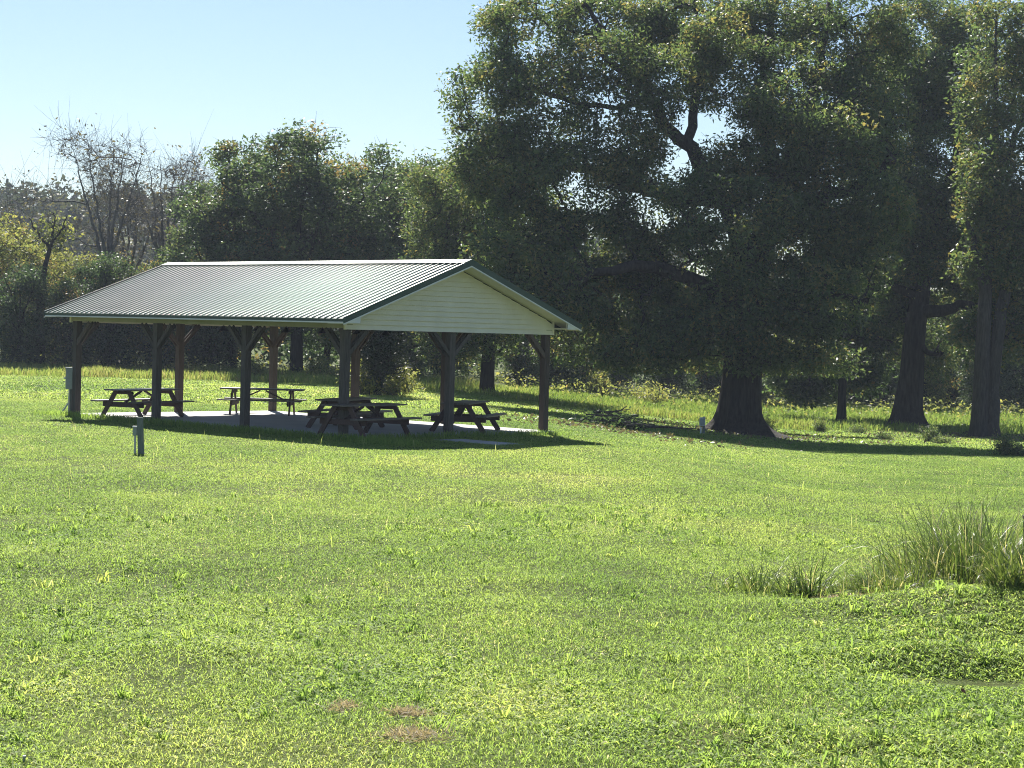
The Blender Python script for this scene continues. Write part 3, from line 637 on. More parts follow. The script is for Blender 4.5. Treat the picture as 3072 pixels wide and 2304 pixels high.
# ------------------------------------------------------------------ trees of the wood behind
def simple_tree(seed, h, cr, tr, name, lobes_n=9, ncl=150, leaves=170, sig=.42, L=.24, W=.12, droop=.3, tint=(.42, .14), autumn=.06, low=.28, fork=True, tall=.62, keep=1, twig=.014, tipr=.018):
    rng = np.random.default_rng(seed); zt = h * tall
    trunk = [(0, 0, -.3, tr * 1.5), (0, 0, 0, tr * 1.2), (.02, 0, h * .06, tr), (rng.normal() * .1, rng.normal() * .1, h * .25, tr * .85), (rng.normal() * .25, rng.normal() * .2, h * .45, tr * .62), (rng.normal() * .3, rng.normal() * .2, zt, tr * .4), (rng.normal() * .3, 0, h * .85, tr * .12)]
    limbs = []
    for i in range(7 if fork else 4):
        a = i * 2.4 + rng.uniform(-.4, .4); z0 = h * rng.uniform(.22, .52); e = cr * rng.uniform(.55, .8); zz = z0 + h * rng.uniform(.18, .32)
        limbs.append([(0, 0, z0, tr * .5), (math.cos(a) * e * .4, math.sin(a) * e * .4, z0 + (zz - z0) * .45, tr * .36), (math.cos(a) * e * .75, math.sin(a) * e * .75, zz - .3, tr * .22), (math.cos(a) * e, math.sin(a) * e, zz + .6, tr * .08)])
    lobes = []
    for i in range(lobes_n):
        a = i * 2.399 + rng.uniform(-.3, .3); f = (i + .5) / lobes_n; zc = h * (low + (.90 - low) * f); rr = cr * .62 * math.sin(math.pi * min(.97, .22 + .62 * (1 - f) + .1)) * rng.uniform(.7, 1.1)
        s = cr * rng.uniform(.40, .58) * (1 - .3 * f); lobes.append((math.cos(a) * rr, math.sin(a) * rr, zc, s, s, s * .8 * min(1, h / (2.2 * cr)), ncl / lobes_n))
    lobes.append((0, 0, h * .86, cr * .42, cr * .42, h * .11, ncl / lobes_n))
    return build_tree_meshes(seed, trunk, limbs, lobes, (), leaves, (sig, sig, sig * .85), L, W, droop, tint, autumn, .5 if tr > .2 else .2, twig, tipr, keep, .25, name, zmin=h * low * .55)

V_BROAD = [simple_tree(101, 13.4, 5.3, .30, 'broadleaf', 16, 520, 140, .36, .155, .09, .3, (.36, .15), .09, .26),
           simple_tree(102, 12.0, 4.4, .25, 'broadleaf', 13, 370, 138, .36, .155, .09, .3, (.42, .15), .07, .24)]
V_WILLOW = simple_tree(103, 15.5, 4.2, .34, 'willow_oak', 14, 430, 95, .40, .185, .08, .5, (.55, .15), .06, .2, True, .7)
V_YELLOW = [simple_tree(104, 9.0, 3.5, .16, 'yellow_tree', 10, 200, 66, .42, .19, .09, .4, (.48, .18), .10, .16),
            simple_tree(105, 7.2, 3.0, .12, 'yellow_tree', 9, 170, 60, .42, .18, .085, .4, (.40, .18), .08, .10)]
V_DARK = [simple_tree(106, 10.5, 3.6, .22, 'dark_tree', 11, 210, 95, .45, .21, .11, .4, (.22, .14), .05, .08),
          simple_tree(107, 8.0, 3.2, .16, 'dark_tree', 9, 170, 90, .45, .21, .11, .4, (.28, .16), .09, .04)]
V_CEDAR = simple_tree(108, 4.6, 1.6, .16, 'cedar', 9, 90, 150, .28, .16, .05, .1, (.4, .2), 0, .22, False, .8)
def shrub_mesh(seed, h, spread, nst, nl):
    rng = np.random.default_rng(seed); V = []; Q = []; P = []
    for i in range(nst):
        a = rng.uniform(0, 6.28); e = spread * rng.uniform(.1, 1); hh = h * rng.uniform(.35, 1.1) * (1 - .35 * e / spread); b = rng.normal(size=2) * spread * .3
        p = np.array([[b[0], b[1], 0], [b[0] + math.cos(a) * e * .35, b[1] + math.sin(a) * e * .35, hh * .55], [b[0] + math.cos(a) * e, b[1] + math.sin(a) * e, hh]]); ring_tube(smooth_line(p, 1), np.linspace(.018, .005, 4 if len(smooth_line(p, 1)) == 4 else len(smooth_line(p, 1))), 4, V, Q)
        n = int(nl * rng.uniform(.5, 1.4)); t = rng.uniform(.2, 1.05, (n, 1)); c = p[0] * (1 - t) ** 2 + 2 * p[1] * t * (1 - t) + p[2] * t * t; P.append(c + np.clip(rng.normal(size=(n, 3)), -1.5, 1.5) * .13)
    P = np.concatenate(P); v, q, t = leaf_cards(rng, P, rng.normal(.5, .2, len(P)), .15, .07, .2)
    return np_mesh('shrub_trunk', np.concatenate(V), np.concatenate(Q), smooth=True), np_mesh('shrub_crown', v, q, tint=t)
V_SHRUB = [shrub_mesh(109, 2.0, 1.0, 40, 60), shrub_mesh(110, 1.5, 1.3, 34, 55)]
def bare_tree(seed, h, spread, name, leaves):
    rng = np.random.default_rng(seed); tr = .17
    trunk = [(0, 0, -.3, tr * 1.3), (0, 0, 0, tr * 1.1), (.1, 0, h * .3, tr), (.15, 0, h * .48, tr * .85)]; limbs = []
    for i in range(5):
        a = (-1.0 + i * .5) * spread / 3.2 + rng.normal() * .1; y = rng.normal() * 1.0; x1 = a * 1.8
        limbs.append([(.12, 0, h * .38 + i * .12, tr * 0.75), (.12 + x1 * .25, y * .3, h * .56, tr * 0.53), (x1 * .6, y * .6, h * .72, tr * 0.34), (x1 * .85, y * .9, h * .86, tr * 0.18), (x1 * 1.05, y, h * .97, tr * .05)])
    lobes = [(rng.normal() * spread * .75, rng.normal() * 1.2, h * (.56 + .40 * i / 13), spread * (.50 - .012 * i), 1.4, h * .07, 24) for i in range(14)]
    return build_tree_meshes(seed, trunk, limbs, lobes, (), leaves, (.60, .5, .65), .17, .08, .3, (.45, .25), 0, .3, .010, .010, 1, .2, name)
V_BARE = [bare_tree(121, 13.3, 3.2, 'bare_tree', 4), bare_tree(122, 12.7, 2.7, 'bare_tree', 3)]

def put(kind, meshes, u, Y, bark, leaf, label, cat='tree', group='trees of the wood behind the field', rz=0.0, s=1.0, sx=None, v=None):
    x, z = ray(u, 1000); p = Vector((x * Y, Y, float(zsmooth(x * Y, Y)) - .02))
    return plant_tree(kind, p, meshes, bark, leaf, label, cat, group, rz, (sx or s, sx or s, s))
B, PB = M['bark'], M['pale_bark']
# the round-headed group behind the shelter
put('broadleaf_tree', V_BROAD[0], 890, 105, B, M['green_leaf'], 'tall round headed tree with dark trunk right behind the shelter ridge', rz=.3, s=1.0, sx=1.12)
put('broadleaf_tree', V_BROAD[1], 700, 108, B, M['green_leaf'], 'lower round crown left of the tallest tree behind the shelter', rz=1.7, s=.95)
put('broadleaf_tree', V_BROAD[1], 1080, 110, B, M['green_leaf'], 'round crown right of the tallest tree behind the shelter', rz=3.1, s=1.03)
put('broadleaf_tree', V_WILLOW, 1235, 116, B, M['green_leaf'], 'thin topped tree in the gap left of the great oak crown', rz=.8, s=.86, sx=.8)
put('broadleaf_tree', V_WILLOW, 1466, 96, B, M['oak_leaf'], 'tall leafy tree with dark trunk behind the gable post', rz=2.2, s=.86, sx=1.0)
put('broadleaf_tree', V_WILLOW, 1350, 92, B, M['oak_leaf'], 'pale sunlit leafy tree just right of the gable peak', rz=4.0, s=.72, sx=.72)
put('broadleaf_tree', V_BROAD[1], 980, 118, B, M['green_leaf'], 'tree deep behind the round crowns over the roof', rz=4.6, s=.82)
put('broadleaf_tree', V_BROAD[1], 600, 116, B, M['green_leaf'], 'small crown at the left foot of the round tree group', rz=5.2, s=.72)
# left: bare crowns over yellowing scrub
put('bare_tree', V_BARE[0], 310, 116, M['grey_bark'], M['dry_leaf'], 'leafless tree with forked top, left of the two bare ones', group='bare trees at the left', s=1.04)
put('bare_tree', V_BARE[1], 480, 118, M['grey_bark'], M['dry_leaf'], 'leafless tree leaning right beside the round green crown', group='bare trees at the left', s=1.04, rz=.25)
put('bare_tree', V_BARE[1], 395, 121, M['grey_bark'], M['dry_leaf'], 'thin bare tree between the two larger bare crowns', group='bare trees at the left', s=.92, rz=3.0)
put('bare_tree', V_BARE[0], -150, 126, M['grey_bark'], M['dry_leaf'], 'brown thin leaved crown cut by the left edge', group='bare trees at the left', s=.95, rz=1.5)
for i, (u, Y, s, k, rz, lab) in enumerate([
    (40, 108, .86, 0, .2, 'yellow green tree at the left edge of the wood'), (175, 112, .92, 1, 1.2, 'yellowing thin tree left of the shelter roof'), (270, 108, .70, 0, 2.2, 'yellow green scrub tree under the forked bare tree'),
    (360, 112, .80, 1, 3.0, 'yellow green scrub tree between the bare trunks'), (450, 107, .66, 0, 4.1, 'olive scrub tree under the leaning bare tree'), (540, 111, .84, 1, 5.0, 'olive scrub tree left of the round crowns'), (-70, 112, .95, 0, 3.3, 'tall yellow green tree half outside the left edge'),
    (120, 119, .98, 1, .7, 'yellow topped tree below the far hill')]):
    put('scrub_tree', V_YELLOW[k], u, Y, PB, M['yellow_leaf'], lab, group='yellowing scrub trees at the left', rz=rz, s=s)
def build_vine_tree():
    x, z = ray(118, 1110); Y = 104; o = Vector((x * Y, Y, float(zsmooth(x * Y, Y)))); k = Y / FPX
    trunk = [(0, 0, -.2, .34), (0, 0, 0, .30), (0, 0, 1.5, .27), *limb_px(o, Y, [(122, 980, 0, .26), (122, 900, 0, .22), (130, 820, 0, .14), (145, 760, 0, .11), (158, 725, 0, .08)])]
    limbs = [limb_px(o, Y, r) for r in ([(130, 820, 0, .10), (110, 850, .2, .07), (88, 900, .3, .04)], [(150, 745, 0, .09), (130, 720, 0, .07), (105, 690, 0, .05), (90, 655, .1, .03)], [(158, 725, 0, .07), (180, 700, 0, .05), (200, 650, 0, .03)], [(156, 730, 0, .07), (162, 690, 0, .05), (160, 640, 0, .03)])]
    rows = [(120, 1000, 0, 34, 120, .8, 26), (140, 705, 0, 70, 36, 1.4, 20), (100, 1080, 0, 40, 40, .9, 12), (170, 720, 0, 60, 60, 1.2, 12)]
    ms = build_tree_meshes(131, trunk, limbs, lobes_px(o, Y, rows), (), 26, (.4, .4, .4), .18, .10, .4, (.25, .15), .1, .3, .010, .012, 1, .25, 'vine_tree')
    plant_tree('vine_covered_tree', o, ms, B, M['yellow_leaf'], 'dark vine wrapped trunk forking into bare limbs left of the shelter')
build_vine_tree()
# dark trees along the back of the field, seen below the oak crowns
lab_d = ['behind the left shelter posts', 'beyond the left picnic table', 'beyond the side on picnic table', 'between the corner post and the gable middle post', 'under the gable right half', 'left of the brush pile', 'behind the brush pile', 'behind the big oak trunk',
         'between the big oak and the slender tree', 'behind the slender tree', 'left of the straight flared oak', 'right of the straight flared oak', 'behind the twin trunked oak', 'at the right edge']
dk = [(330, 105, .62), (470, 107, .60), (640, 109, .8), (1150, 112, .8), (1340, 116, .74), (1650, 116, .78), (1850, 124, .66), (2140, 124, .72), (2390, 122, .74), (2540, 128, .80), (2660, 122, .72), (2850, 126, .76), (3000, 120, .80), (3120, 124, .9)]
for i, ((u, Y, s), w) in enumerate(zip(dk, lab_d)):
    put('woodland_tree', V_DARK[i % 2], u, Y, B, M['green_leaf'], 'dark leafy woodland tree ' + w, group='dark trees at the back of the field', rz=i * 1.3, s=s * (1 if i % 2 == 0 else 1.25))
for i, (u, Y, s, w) in enumerate([(210, 104, 1.0, 'left of the first shelter post'), (60, 103, .9, 'under the left edge trees'), (1760, 118, .9, 'right of the gable, sunlit in patches'), (2010, 118, 1.0, 'just left of the big oak trunk'), (2290, 116, .9, 'just right of the big oak trunk'), (2780, 116, .8, 'right behind the straight flared oak'), (1230, 105, .7, 'right of the cedar'), (2940, 118, .8, 'left of the twin trunks, far back'), (1560, 112, .7, 'behind the right gable post'), (2460, 119, .7, 'far behind the slender tree')]):
    put('woodland_tree', V_DARK[(i + 1) % 2], u, Y, B, M['yellow_leaf'] if i in (2, 4, 5, 9) else M['green_leaf'], 'bushy low woodland tree ' + w, group='bushy trees at the back of the field', rz=i * 2.1 + .5, s=s * .62)
# the cedar and shrubs behind the shelter
c0 = put('cedar_tree', V_CEDAR, 1135, 78, B, M['cedar_leaf'], 'dark crooked cedar standing alone behind the shelter', group=None, rz=.4, s=1.0)
for i, (u, Y, s, k, lab) in enumerate([(1085, 79, .85, 0, 'round shrub left of the cedar trunk'), (1185, 78, .8, 1, 'sunlit leafy shrub right of the cedar trunk'), (1215, 84, .7, 0, 'low yellow green shrub near the gable middle post'), (1010, 97, .8, 1, 'tall weed shrub behind the corner post'), (960, 99, .8, 0, 'pale leaved shrub behind the big dark trunk'),
                                       (760, 98, .6, 0, 'pale weed shrub beyond the side on table'), (620, 98, .6, 1, 'low weed shrub at the foot of the wood'), (1800, 108, .9, 0, 'brushy shrub at the meadow edge by the brush pile'), (1960, 104, .9, 1, 'grey shrub left of the big oak trunk'), (2310, 82, .5, 0, 'dark leafy sprout at the right foot of the big oak'), (2660, 79, .45, 1, 'small sprout left of the straight flared oak'), (2800, 78, .55, 0, 'leafy sprouts right of the straight flared oak'), (2840, 76, .45, 1, 'low weeds between the flared and the twin oaks'), (3030, 66, .6, 0, 'dark shrub right of the twin trunks'), (2580, 86, .5, 1, 'low bush right behind the slender tree'), (2470, 86, .45, 0, 'low bush left behind the slender tree'), (3075, 66, .55, 1, 'shrub cut by the right edge')]):
    put('shrub', V_SHRUB[k], u, Y, B, M['yellow_leaf'] if i < 9 else M['oak_leaf'], lab, 'shrub', 'shrubs around the field', i * 1.1, s * (1 if i < 9 else .75))

# far wood behind everything, and the hill at the left
def build_far():
    ys = np.linspace(250, 460, 22); xs = np.linspace(-340, 200, 60); X, Yy = np.meshgrid(xs, ys)
    Z = 23.0 * S01((Yy - 250) / 130) * (.62 + .38 * S01((-X + 40) / 110)) * (.9 + .2 * vnoise(X * .02, Yy * .02, 7)) - 1.5
    nx, ny = len(xs), len(ys); idx = np.arange(nx * ny).reshape(ny, nx)
    q = np.stack([idx[:-1, :-1], idx[:-1, 1:], idx[1:, 1:], idx[1:, :-1]], -1).reshape(-1, 4)
    o = link_mesh('hill', np_mesh('hill', np.stack([X, Yy, Z], -1).reshape(-1, 3), q, smooth=True), M['ground']); tag(o, 'low wooded hill behind the bare trees', None, None, 'structure')
    rng = np.random.default_rng(5); P = []; T = []
    def crown(x, y, z0, h, r, n, sp):
        c = np.array([x, y, z0 + h * .62]); u = rnd_unit(rng, n); rr = rng.uniform(.5, 1, (n, 1)); p = c + u * rr * np.array([r, r, h * .40]); P.append(p); T.append(np.full(n, np.clip(rng.normal(.4, .2), 0, 1)) + rng.normal(0, .12, n))
    N = 420; hx = rng.uniform(-190, 30, N); hy = rng.uniform(262, 400, N)
    for x, y in zip(hx, hy):
        z = 23.0 * S01((y - 250) / 130) * (.62 + .38 * S01((-x + 40) / 110)) * (.9 + .2 * vnoise(x * .02, y * .02, 7)) - 1.5
        crown(x, y, float(z), rng.uniform(7, 11), rng.uniform(2.6, 4), 260, 1)
    P1 = np.concatenate(P); v, q, t = leaf_cards(rng, P1, np.concatenate(T), 1.0, .6, .2)
    o = link_mesh('hill_wood', np_mesh('hill_wood', v, q, tint=t), M['far_leaf']); tag(o, 'hazy wood covering the far hill', 'wood', None, 'stuff')
    P.clear(); T.clear(); xs = np.arange(-62, 66, 2.6)
    for row in range(3):
        for x in xs:
            y = 128 + row * 7 + rng.uniform(-3, 3); h = rng.uniform(6.5, 9.0) if x > -8 else rng.uniform(5.5, 7.5)
            crown(x + rng.uniform(-1, 1), y, float(zsmooth(x, y)) - h * .2, h, rng.uniform(1.8, 2.6), 420, 1)
    P1 = np.concatenate(P); v, q, t = leaf_cards(rng, P1, np.concatenate(T) - .08, .42, .24, .3)
    o = link_mesh('background_wood', np_mesh('background_wood', v, q, tint=t), M['green_leaf']); tag(o, 'dense dark wood far behind the field edge', 'wood', None, 'stuff')
build_far()

# ------------------------------------------------------------------ brush pile by the oak
def build_brush():
    a = gnd(1840, 1283); rng = np.random.default_rng(9); root = empty('brush_pile', a, 0); tag(root, 'heap of cut branches with dark leaves lying left of the big oak', 'brush pile')
    k = a.y / FPX; m = MB()
    for i in range(46):
        x = rng.normal(0, 55 * k); ang = rng.normal(0, .5); ln = rng.uniform(40, 120) * k; y = rng.normal(0, .5); z = rng.uniform(.05, .5) * math.exp(-(x / (60 * k)) ** 2) + .05
        p0 = Vector((x - ln / 2 * math.cos(ang), y - rng.normal() * .4, z)); p2 = Vector((x + ln / 2 * math.cos(ang), y + rng.normal() * .4, max(.04, z + ln * .25 * math.sin(ang)))); p1 = (p0 + p2) / 2 + Vector((0, 0, rng.uniform(-.05, .12)))
        m.tube([p0, p1, p2], [.03, .022, .01], 5)
    m.tube([(20 * k, -.2, .12), (70 * k, -.3, .10), (130 * k, -.2, .07), (165 * k, -.2, .11)], [.07, .055, .04, .015], 7)
    m.tube([(130 * k, -.2, .07), (200 * k, -.1, .05), (250 * k, 0, .04)], [.04, .03, .015], 6).tube([(-40 * k, 0, .55), (-10 * k, 0, .42), (25 * k, 0, .62), (40 * k, 0, .75)], [.02, .022, .02, .01], 5).tube([(-70 * k, 0, .62), (-45 * k, 0, .5), (-25 * k, 0, .4)], [.012, .02, .02], 5)
    m.build('branches', M['pale_bark'], root)
    n = 2400; P = np.stack([rng.normal(-5 * k, 42 * k, n), rng.normal(0, .4, n), np.abs(rng.normal(0, .20, n)) + .03], 1); v, q, t = leaf_cards(rng, P, rng.uniform(0, .5, n), .13, .06, .4)
    link_mesh('withered_leaves', np_mesh('withered_leaves', v, q, tint=t), M['oak_leaf'], root)
build_brush()

# ------------------------------------------------------------------ grass
def blades(rng, X, Y, H, Wd, tint, lean=.5, bend=.5, zf=zg, flat=None):
    n = len(X); Z = zf(X, Y) - .01; az = rng.uniform(0, 2 * math.pi, n); ln = np.abs(rng.normal(lean, .25, n)) + .05
    if flat is not None: ln = ln + flat
    dx, dy = np.cos(az), np.sin(az); base = np.stack([X, Y, Z], 1); d = np.stack([dx, dy, np.zeros(n)], 1)
    fa = rng.uniform(0, 2 * math.pi, n); sd = np.stack([np.cos(fa), np.sin(fa), rng.normal(0, .25, n)], 1)
    up = np.array([[0, 0, 1.]])
    mid = base + up * (H * .58)[:, None] + d * (H * ln * .30)[:, None]; tip = base + up * (H * np.clip(1 - bend * ln * .8, .25, 1))[:, None] + d * (H * ln * .95)[:, None]
    w = sd * (Wd * .5)[:, None]
    v = np.stack([base - w * .7, base + w * .7, mid + w, mid - w, tip], 1).reshape(-1, 3); i = np.arange(n, dtype=np.int32)[:, None] * 5
    return v, np.concatenate([i, i + 1, i + 2, i + 3], 1), np.concatenate([i + 3, i + 2, i + 4], 1), np.repeat(np.clip(tint, 0, 1), 5)
def arch_blades(rng, X, Y, Z, H, Wd, tint, cx, cy):
    """long leaves leaning away from the clump's middle and arching over"""
    n = len(X); az = np.arctan2(Y - cy, X - cx) + rng.normal(0, .8, n); d = np.stack([np.cos(az), np.sin(az), np.zeros(n)], 1); base = np.stack([X, Y, Z - .01], 1)
    th0 = np.abs(rng.normal(.34, .24, n)); curl = np.abs(rng.normal(1.15, .7, n)); fa = az + math.pi / 2 + rng.normal(0, .5, n); sd = np.stack([np.cos(fa), np.sin(fa), rng.normal(0, .2, n)], 1)
    K = 6; p = base.copy(); vs = []; prof = [.65, 1, 1, .85, .6, .3, .02]
    for k in range(K + 1):
        w = sd * (Wd * .5 * prof[k])[:, None]; vs += [p - w, p + w]; th = th0 + curl * (k / K) ** 1.5
        p = p + (H / K)[:, None] * (d * np.sin(th)[:, None] + np.array([[0, 0, 1.]]) * np.cos(th)[:, None])
    v = np.stack(vs, 1).reshape(-1, 3); i = np.arange(n, dtype=np.int32)[:, None] * (2 * K + 2)
    q = np.concatenate([np.concatenate([i + 2 * k, i + 2 * k + 1, i + 2 * k + 3, i + 2 * k + 2], 1) for k in range(K)]); return v, q, np.repeat(np.clip(tint, 0, 1), 2 * K + 2)
def in_slab(x, y, pad=.0):
    dx, dy = x - BP.x, y - BP.y; w = dx * WD.x + dy * WD.y; l = dx * LD.x + dy * LD.y
    a = (w > -.18 - pad) & (w < WT + .18 + pad) & (l > -.25 - pad) & (l < LT + .25 + pad)
    b = (abs(w - PATHW) < .42) & (abs(l - PATHL) < 1.0)
    return a | b
BARE = [(gnd(2220, 1303), 1.9, 1.0), (gnd(2722, 1287), 1.4, .8), (gnd(2955, 1315), 1.2, .7)]
BARE = [(gnd(1030, 2118), .13, .10), (gnd(1225, 2143), .18, .07), (gnd(1235, 2210), .26, .12), (gnd(1370, 2150), .14, .06), (gnd(560, 2090), .05, .04), (gnd(2560, 1815), .42, .16), (gnd(2850, 1830), .40, .22), (gnd(2290, 1830), .2, .12), (gnd(3010, 1720), .3, .3), (gnd(2640, 1585), .16, .1)] + BARE
def bare_mask(x, y, k=1.0):
    b = np.zeros(len(x))
    for p, rx, ry in BARE: b = np.maximum(b, np.exp(-((x - p.x) / (rx * k)) ** 2 - ((y - p.y) / (ry * 2.2 * k)) ** 2))
    return b
def build_lawn():
    rng = np.random.default_rng(77); VV = []; QQ = []; TT = []; NN = []; off = 0
    def emit(v, q, t, tt):
        nonlocal off
        VV.append(v); QQ.append(q + off); TT.append(t + off); NN.append(tt); off += len(v)
    def patch(y0, y1, dens, h, w, wide=.31, pad=.8):
        nonlocal off
        n = int(dens * wide * (y1 * y1 - y0 * y0) + dens * 2 * pad * (y1 - y0)); y = np.sqrt(rng.uniform(y0 * y0, y1 * y1, n)); x = rng.uniform(-1, 1, n) * (wide * y + pad)
        clump = vnoise(x * 1.6, y * 1.0, 11) * .5 + vnoise(x * 4.5, y * 3.2, 12) * .25 + vnoise(x * .42, y * .22, 15) * .25; leafy = vnoise(x * .55, y * .35, 13) * .6 + vnoise(x * 2.2, y * 1.5, 14) * .4; leafy = leafy + .30 * np.exp(-((x - .205 * y) / 1.6) ** 2 - ((y - 15.6) / 3.2) ** 2)
        ok = ~in_slab(x, y) & (rng.uniform(size=n) > .75 * bare_mask(x, y)) & (rng.uniform(size=n) < .55 + .9 * clump)
        x, y, clump, leafy = x[ok], y[ok], clump[ok], leafy[ok]; n = len(x)
        broad = rng.uniform(size=n) < np.clip((leafy - .46) * 3.4, .03, .8) * np.clip((32 - y) / 18, .05, 1)
        H = h * (.55 + .9 * clump) * rng.uniform(.6, 1.35, n); Wd = w * rng.uniform(.7, 1.3, n)
        H = np.where(broad, H * .85, H); Wd = np.where(broad, Wd * 2.4, Wd)
        tl = .46 + .40 * (vnoise(x * .16, y * .09, 21) - .5) + .36 * (vnoise(x * .9, y * .5, 22) - .5) + rng.normal(0, .085, n) + np.where(broad, .05, 0)
        dry = rng.uniform(size=n) < .012 + .06 * (vnoise(x * .5, y * .3, 24) > .68); tl = np.where(dry, rng.uniform(.86, 1, n), tl)
        emit(*blades(rng, x, y, H, Wd, tl, 1.05, .6, zg, np.where(broad, .6, 0)))
    patch(9.5, 18, 2600, .058, .0056)
    patch(18, 30, 2000, .050, .0060)
    patch(30, 48, 1050, .050, .0080)
    patch(48, 66, 560, .060, .012)
    patch(66, 100, 130, .11, .030)
    # rosettes and tufts of broad bright blades
    nt = 2600; ty = np.sqrt(rng.uniform(9.8 ** 2, 30 ** 2, nt)); tx = rng.uniform(-1, 1, nt) * (.31 * ty + .5); k = rng.uniform(size=nt) < np.clip((vnoise(tx * .55, ty * .35, 13) * .6 + vnoise(tx * 2.2, ty * 1.5, 14) * .4 - .43 + .30 * np.exp(-((tx - .205 * ty) / 1.6) ** 2 - ((ty - 15.6) / 3.2) ** 2)) * 3.5, .025, 1); tx, ty = tx[k], ty[k]
    nb = rng.integers(7, 22, len(tx)); ids = np.repeat(np.arange(len(tx)), nb); sz = rng.uniform(.6, 1.5, len(tx)); n = len(ids); rr = np.abs(rng.normal(0, .035, n)) * sz[ids]; aa = rng.uniform(0, 6.283, n); x = tx[ids] + rr * np.cos(aa); y = ty[ids] + rr * np.sin(aa)
    emit(*blades(rng, x, y, .115 * sz[ids] * rng.uniform(.5, 1.2, n), rng.uniform(.008, .016, n) * (.8 + y * .012), np.clip(rng.normal(.52, .13, len(tx)), 0, .82)[ids] + rng.normal(0, .06, n), .85, .55))
    # taller unmown fringe along the slab and the posts
    n = 9000; l = rng.uniform(-3.2, LT + 1.0, n); w = np.where(rng.uniform(size=n) < .75, -.2 - np.abs(rng.normal(0, .30, n)), rng.uniform(-.2, WT, n)); side = w > -.19; l = np.where(side, -.27 - np.abs(rng.normal(0, .45, n)), l)
    x = BP.x + WD.x * w + LD.x * l; y = BP.y + WD.y * w + LD.y * l; ok = ~in_slab(x, y); x, y = x[ok], y[ok]; n = len(x)
    emit(*blades(rng, x, y, rng.uniform(.08, .24, n), rng.uniform(.008, .016, n), rng.normal(.4, .14, n), .4, .5))
    # scattered seed stalks
    n = 800; y = np.sqrt(rng.uniform(14 ** 2, 50 ** 2, n)); x = rng.uniform(-1, 1, n) * (.3 * y + .5); ok = ~in_slab(x, y); x, y = x[ok], y[ok]; n = len(x)
    emit(*blades(rng, x, y, rng.uniform(.12, .28, n), .0022 + .00016 * y, rng.uniform(.5, .98, n), .25, .3))
    me = np_mesh('grass', np.concatenate(VV), np.concatenate(QQ), np.concatenate(TT), np.concatenate(NN)); o = link_mesh('grass', me, M['grass']); tag(o, 'short lawn grass and clover covering the field', 'grass', None, 'stuff')
build_lawn()
def build_meadow():
    rng = np.random.default_rng(78); VV = []; QQ = []; TT = []; NN = []; off = 0
    def area(n, ufun, yr, h, w, tint):
        nonlocal off
        y = np.sqrt(rng.uniform(yr[0] ** 2, yr[1] ** 2, n)); x = rng.uniform(*ufun, n) * y; c = vnoise(x * .5, y * .25, 31); k = rng.uniform(size=n) < .35 + c; x, y, c = x[k], y[k], c[k]; n = len(x)
        v, q, t, tt = blades(rng, x, y, h * rng.uniform(.5, 1.2, n) * (.6 + .8 * c), w * rng.uniform(.7, 1.4, n), rng.normal(tint, .16, n) + .25 * (c - .5), .3, .4, zsmooth); VV.append(v); QQ.append(q + off); TT.append(t + off); NN.append(tt); off += len(v)
    area(34000, (-.33, -.055), (92, 108), .42, .035, .5)
    area(9000, (-.10, .02), (90, 108), .45, .035, .45)
    area(46000, (.0, .33), (88, 122), .34, .036, .22)
    area(7000, (.0, .16), (86, 90), .42, .035, .5)
    o = link_mesh('meadow_grass', np_mesh('meadow_grass', np.concatenate(VV), np.concatenate(QQ), np.concatenate(TT), np.concatenate(NN)), M['meadow']); tag(o, 'tall unmown yellowing grass in front of the wood', 'grass', None, 'stuff')
    n = 15000; y = rng.uniform(99, 114, n); x = rng.uniform(-.33, .33, n) * y; h = rng.uniform(0, 1, n) ** .8; cl = vnoise(x * .6, y * .6, 33); k = rng.uniform(size=n) < cl * 1.3 - .1; x, y, h, cl = x[k], y[k], h[k], cl[k]; n = len(x)
    P = np.stack([x, y, zsmooth(x, y) + h * (.4 + .9 * cl)], 1); v, q, t = leaf_cards(rng, P, rng.normal(.45, .2, n), .18, .08, .1); o = link_mesh('weeds', np_mesh('weeds', v, q, tint=t), M['yellow_leaf']); tag(o, 'weeds and seedlings along the foot of the wood', 'weeds', None, 'stuff')
build_meadow()
def build_litter():
    rng = np.random.default_rng(91); P = []
    for (u, v, r, n) in [(2220, 1300, 3.2, 2600), (2524, 1270, 3.5, 1500), (2722, 1286, 3.2, 2200), (2955, 1312, 3.0, 2000), (1840, 1290, 2.2, 900)]:
        c = gnd(u, v); x = rng.normal(c.x, r, n); y = rng.normal(c.y - .8, r * .9, n); P.append(np.stack([x, y, zg(x, y) + rng.uniform(.01, .07, n)], 1))
    P = np.concatenate(P); v, q, t = leaf_cards(rng, P, rng.uniform(0, .8, len(P)), .11, .06, .0); o = link_mesh('leaf_litter', np_mesh('leaf_litter', v, q, tint=t), M['dry_leaf']); tag(o, 'fallen brown leaves scattered under the oaks', 'leaves', None, 'stuff')
build_litter()
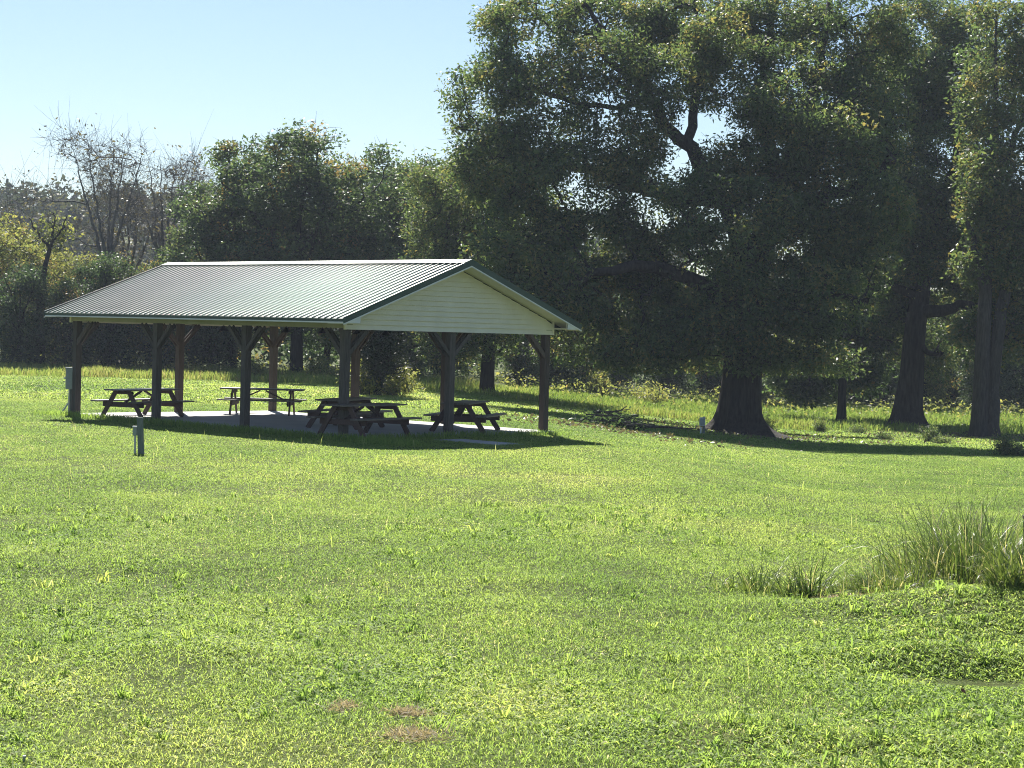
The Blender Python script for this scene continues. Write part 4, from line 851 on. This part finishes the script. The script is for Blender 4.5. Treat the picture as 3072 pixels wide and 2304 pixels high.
# tall grass tussocks and dry patches near the camera
def tussock(u, v, spots, label):
    p = gnd(u, v); p = onfield(p.x, p.y); rng = np.random.default_rng(int(u)); VV = []; QQ = []; TT = []; off = 0
    for (dx, dy, rx, n, h, w, t0) in spots:
        x = rng.normal(dx, rx, n) + p.x; y = rng.normal(dy, rx * .8, n) + p.y; H = h * rng.uniform(.4, 1.15, n); dry = rng.uniform(size=n) < .09; tt = np.where(dry, rng.uniform(.85, 1, n), rng.normal(t0, .15, n))
        cv, q, ti = arch_blades(rng, x, y, zg(x, y), H, w * rng.uniform(.6, 1.3, n), tt, p.x + dx, p.y + dy); VV.append(cv - np.array(p)); QQ.append(q + off); TT.append(ti); off += len(cv)
    o = link_mesh('tall_grass_clump', np_mesh('tall_grass_clump', np.concatenate(VV), np.concatenate(QQ), tint=np.concatenate(TT)), M['reed']); o.location = p
    tag(o, label, 'tall grass', 'tall grass clumps at the right')
tussock(2930, 1800, [(0, .1, .24, 380, 1.05, .013, .40), (-.35, 0, .34, 650, .55, .015, .55), (.25, .15, .22, 420, 1.0, .013, .40), (.1, 1.0, .28, 420, 1.15, .012, .30), (.42, .9, .22, 300, 1.15, .012, .30), (-.5, .5, .22, 300, .75, .014, .5), (0, .6, .25, 80, 1.6, .009, .32), (-.8, -.15, .25, 320, .42, .015, .6), (.1, .5, .4, 70, .9, .016, .96), (-.2, -.45, .45, 420, .24, .014, .5), (-1.0, -.25, .35, 260, .24, .013, .5), (.35, -.5, .3, 220, .3, .014, .45), (-.3, .1, .35, 260, .34, .024, .6), (.2, .3, .3, 160, .5, .022, .55), (-.9, -.3, .4, 160, .2, .022, .62)], 'largest tussock of tall grass at the right edge')
tussock(2430, 1795, [(0, 0, .07, 85, .60, .012, .22), (-.12, .1, .14, 90, .30, .013, .45), (-.28, .1, .06, 26, .5, .011, .3)], 'dark bladed tussock of grass left of the largest one')
tussock(2270, 1770, [(0, 0, .10, 50, .40, .010, .38), (-.1, -.05, .2, 120, .22, .012, .55), (.08, .05, .05, 18, .55, .009, .25)], 'thin tussock at the left end of the tall grass')
tussock(2650, 1810, [(0, 0, .20, 260, .36, .012, .5), (-.1, .3, .16, 160, .38, .010, .45), (.3, .1, .14, 160, .4, .013, .5)], 'low tangled tussock between the two taller ones')
tussock(3060, 1860, [(0, 0, .14, 240, .60, .015, .5), (-.2, -.1, .1, 90, .45, .015, .6)], 'arching pale grass tussock at the lower right edge')
def dry_patch(i, label):
    p, rx, ry = BARE[i]; c = onfield(p.x, p.y); rng = np.random.default_rng(300 + i); n = int(900 * rx / .2)
    x = rng.normal(0, rx * .5, n); y = rng.normal(0, ry * 1.0, n); z = zg(c.x + x, c.y + y) - c.z + .014 * np.exp(-(x / rx) ** 2 - (y / (2 * ry)) ** 2) * rng.uniform(.2, 1.4, n) + .006
    v, q, t = leaf_cards(rng, np.stack([x, y, z], 1), rng.normal(.5, .25, n), .05, .006, .05)
    o = link_mesh('dry_grass_patch', np_mesh('dry_grass_patch', v, q, tint=t), M['thatch']); o.location = c; tag(o, label, 'dry grass', 'patches of dead grass clippings')
for i, lab in [(0, 'small patch of brown clippings, leftmost of the row at the bottom'), (1, 'middle patch of brown clippings at the bottom of the lawn'), (2, 'largest patch of brown clippings nearest the camera'), 
               (5, 'bare brown soil patch left of the largest tussock'), (6, 'bare dark soil patch under the largest tussock')]: dry_patch(i, lab)

# ------------------------------------------------------------------ air
def build_haze():
    m = bpy.data.materials.new('haze'); m.use_nodes = True; nt = m.node_tree; nt.nodes.remove(nt.nodes['Principled BSDF'])
    v = nt.nodes.new('ShaderNodeVolumePrincipled'); v.inputs['Color'].default_value = (.72, .82, 1, 1); v.inputs['Density'].default_value = HAZE; v.inputs['Anisotropy'].default_value = .1
    nt.links.new(v.outputs[0], nt.nodes['Material Output'].inputs['Volume'])
    o = MB().box((-20, 210, 21), (760, 560, 48)).build('haze', m); tag(o, 'thin blue autumn haze in the air over the field', None, None, 'stuff')
HAZE = .0003
build_haze()
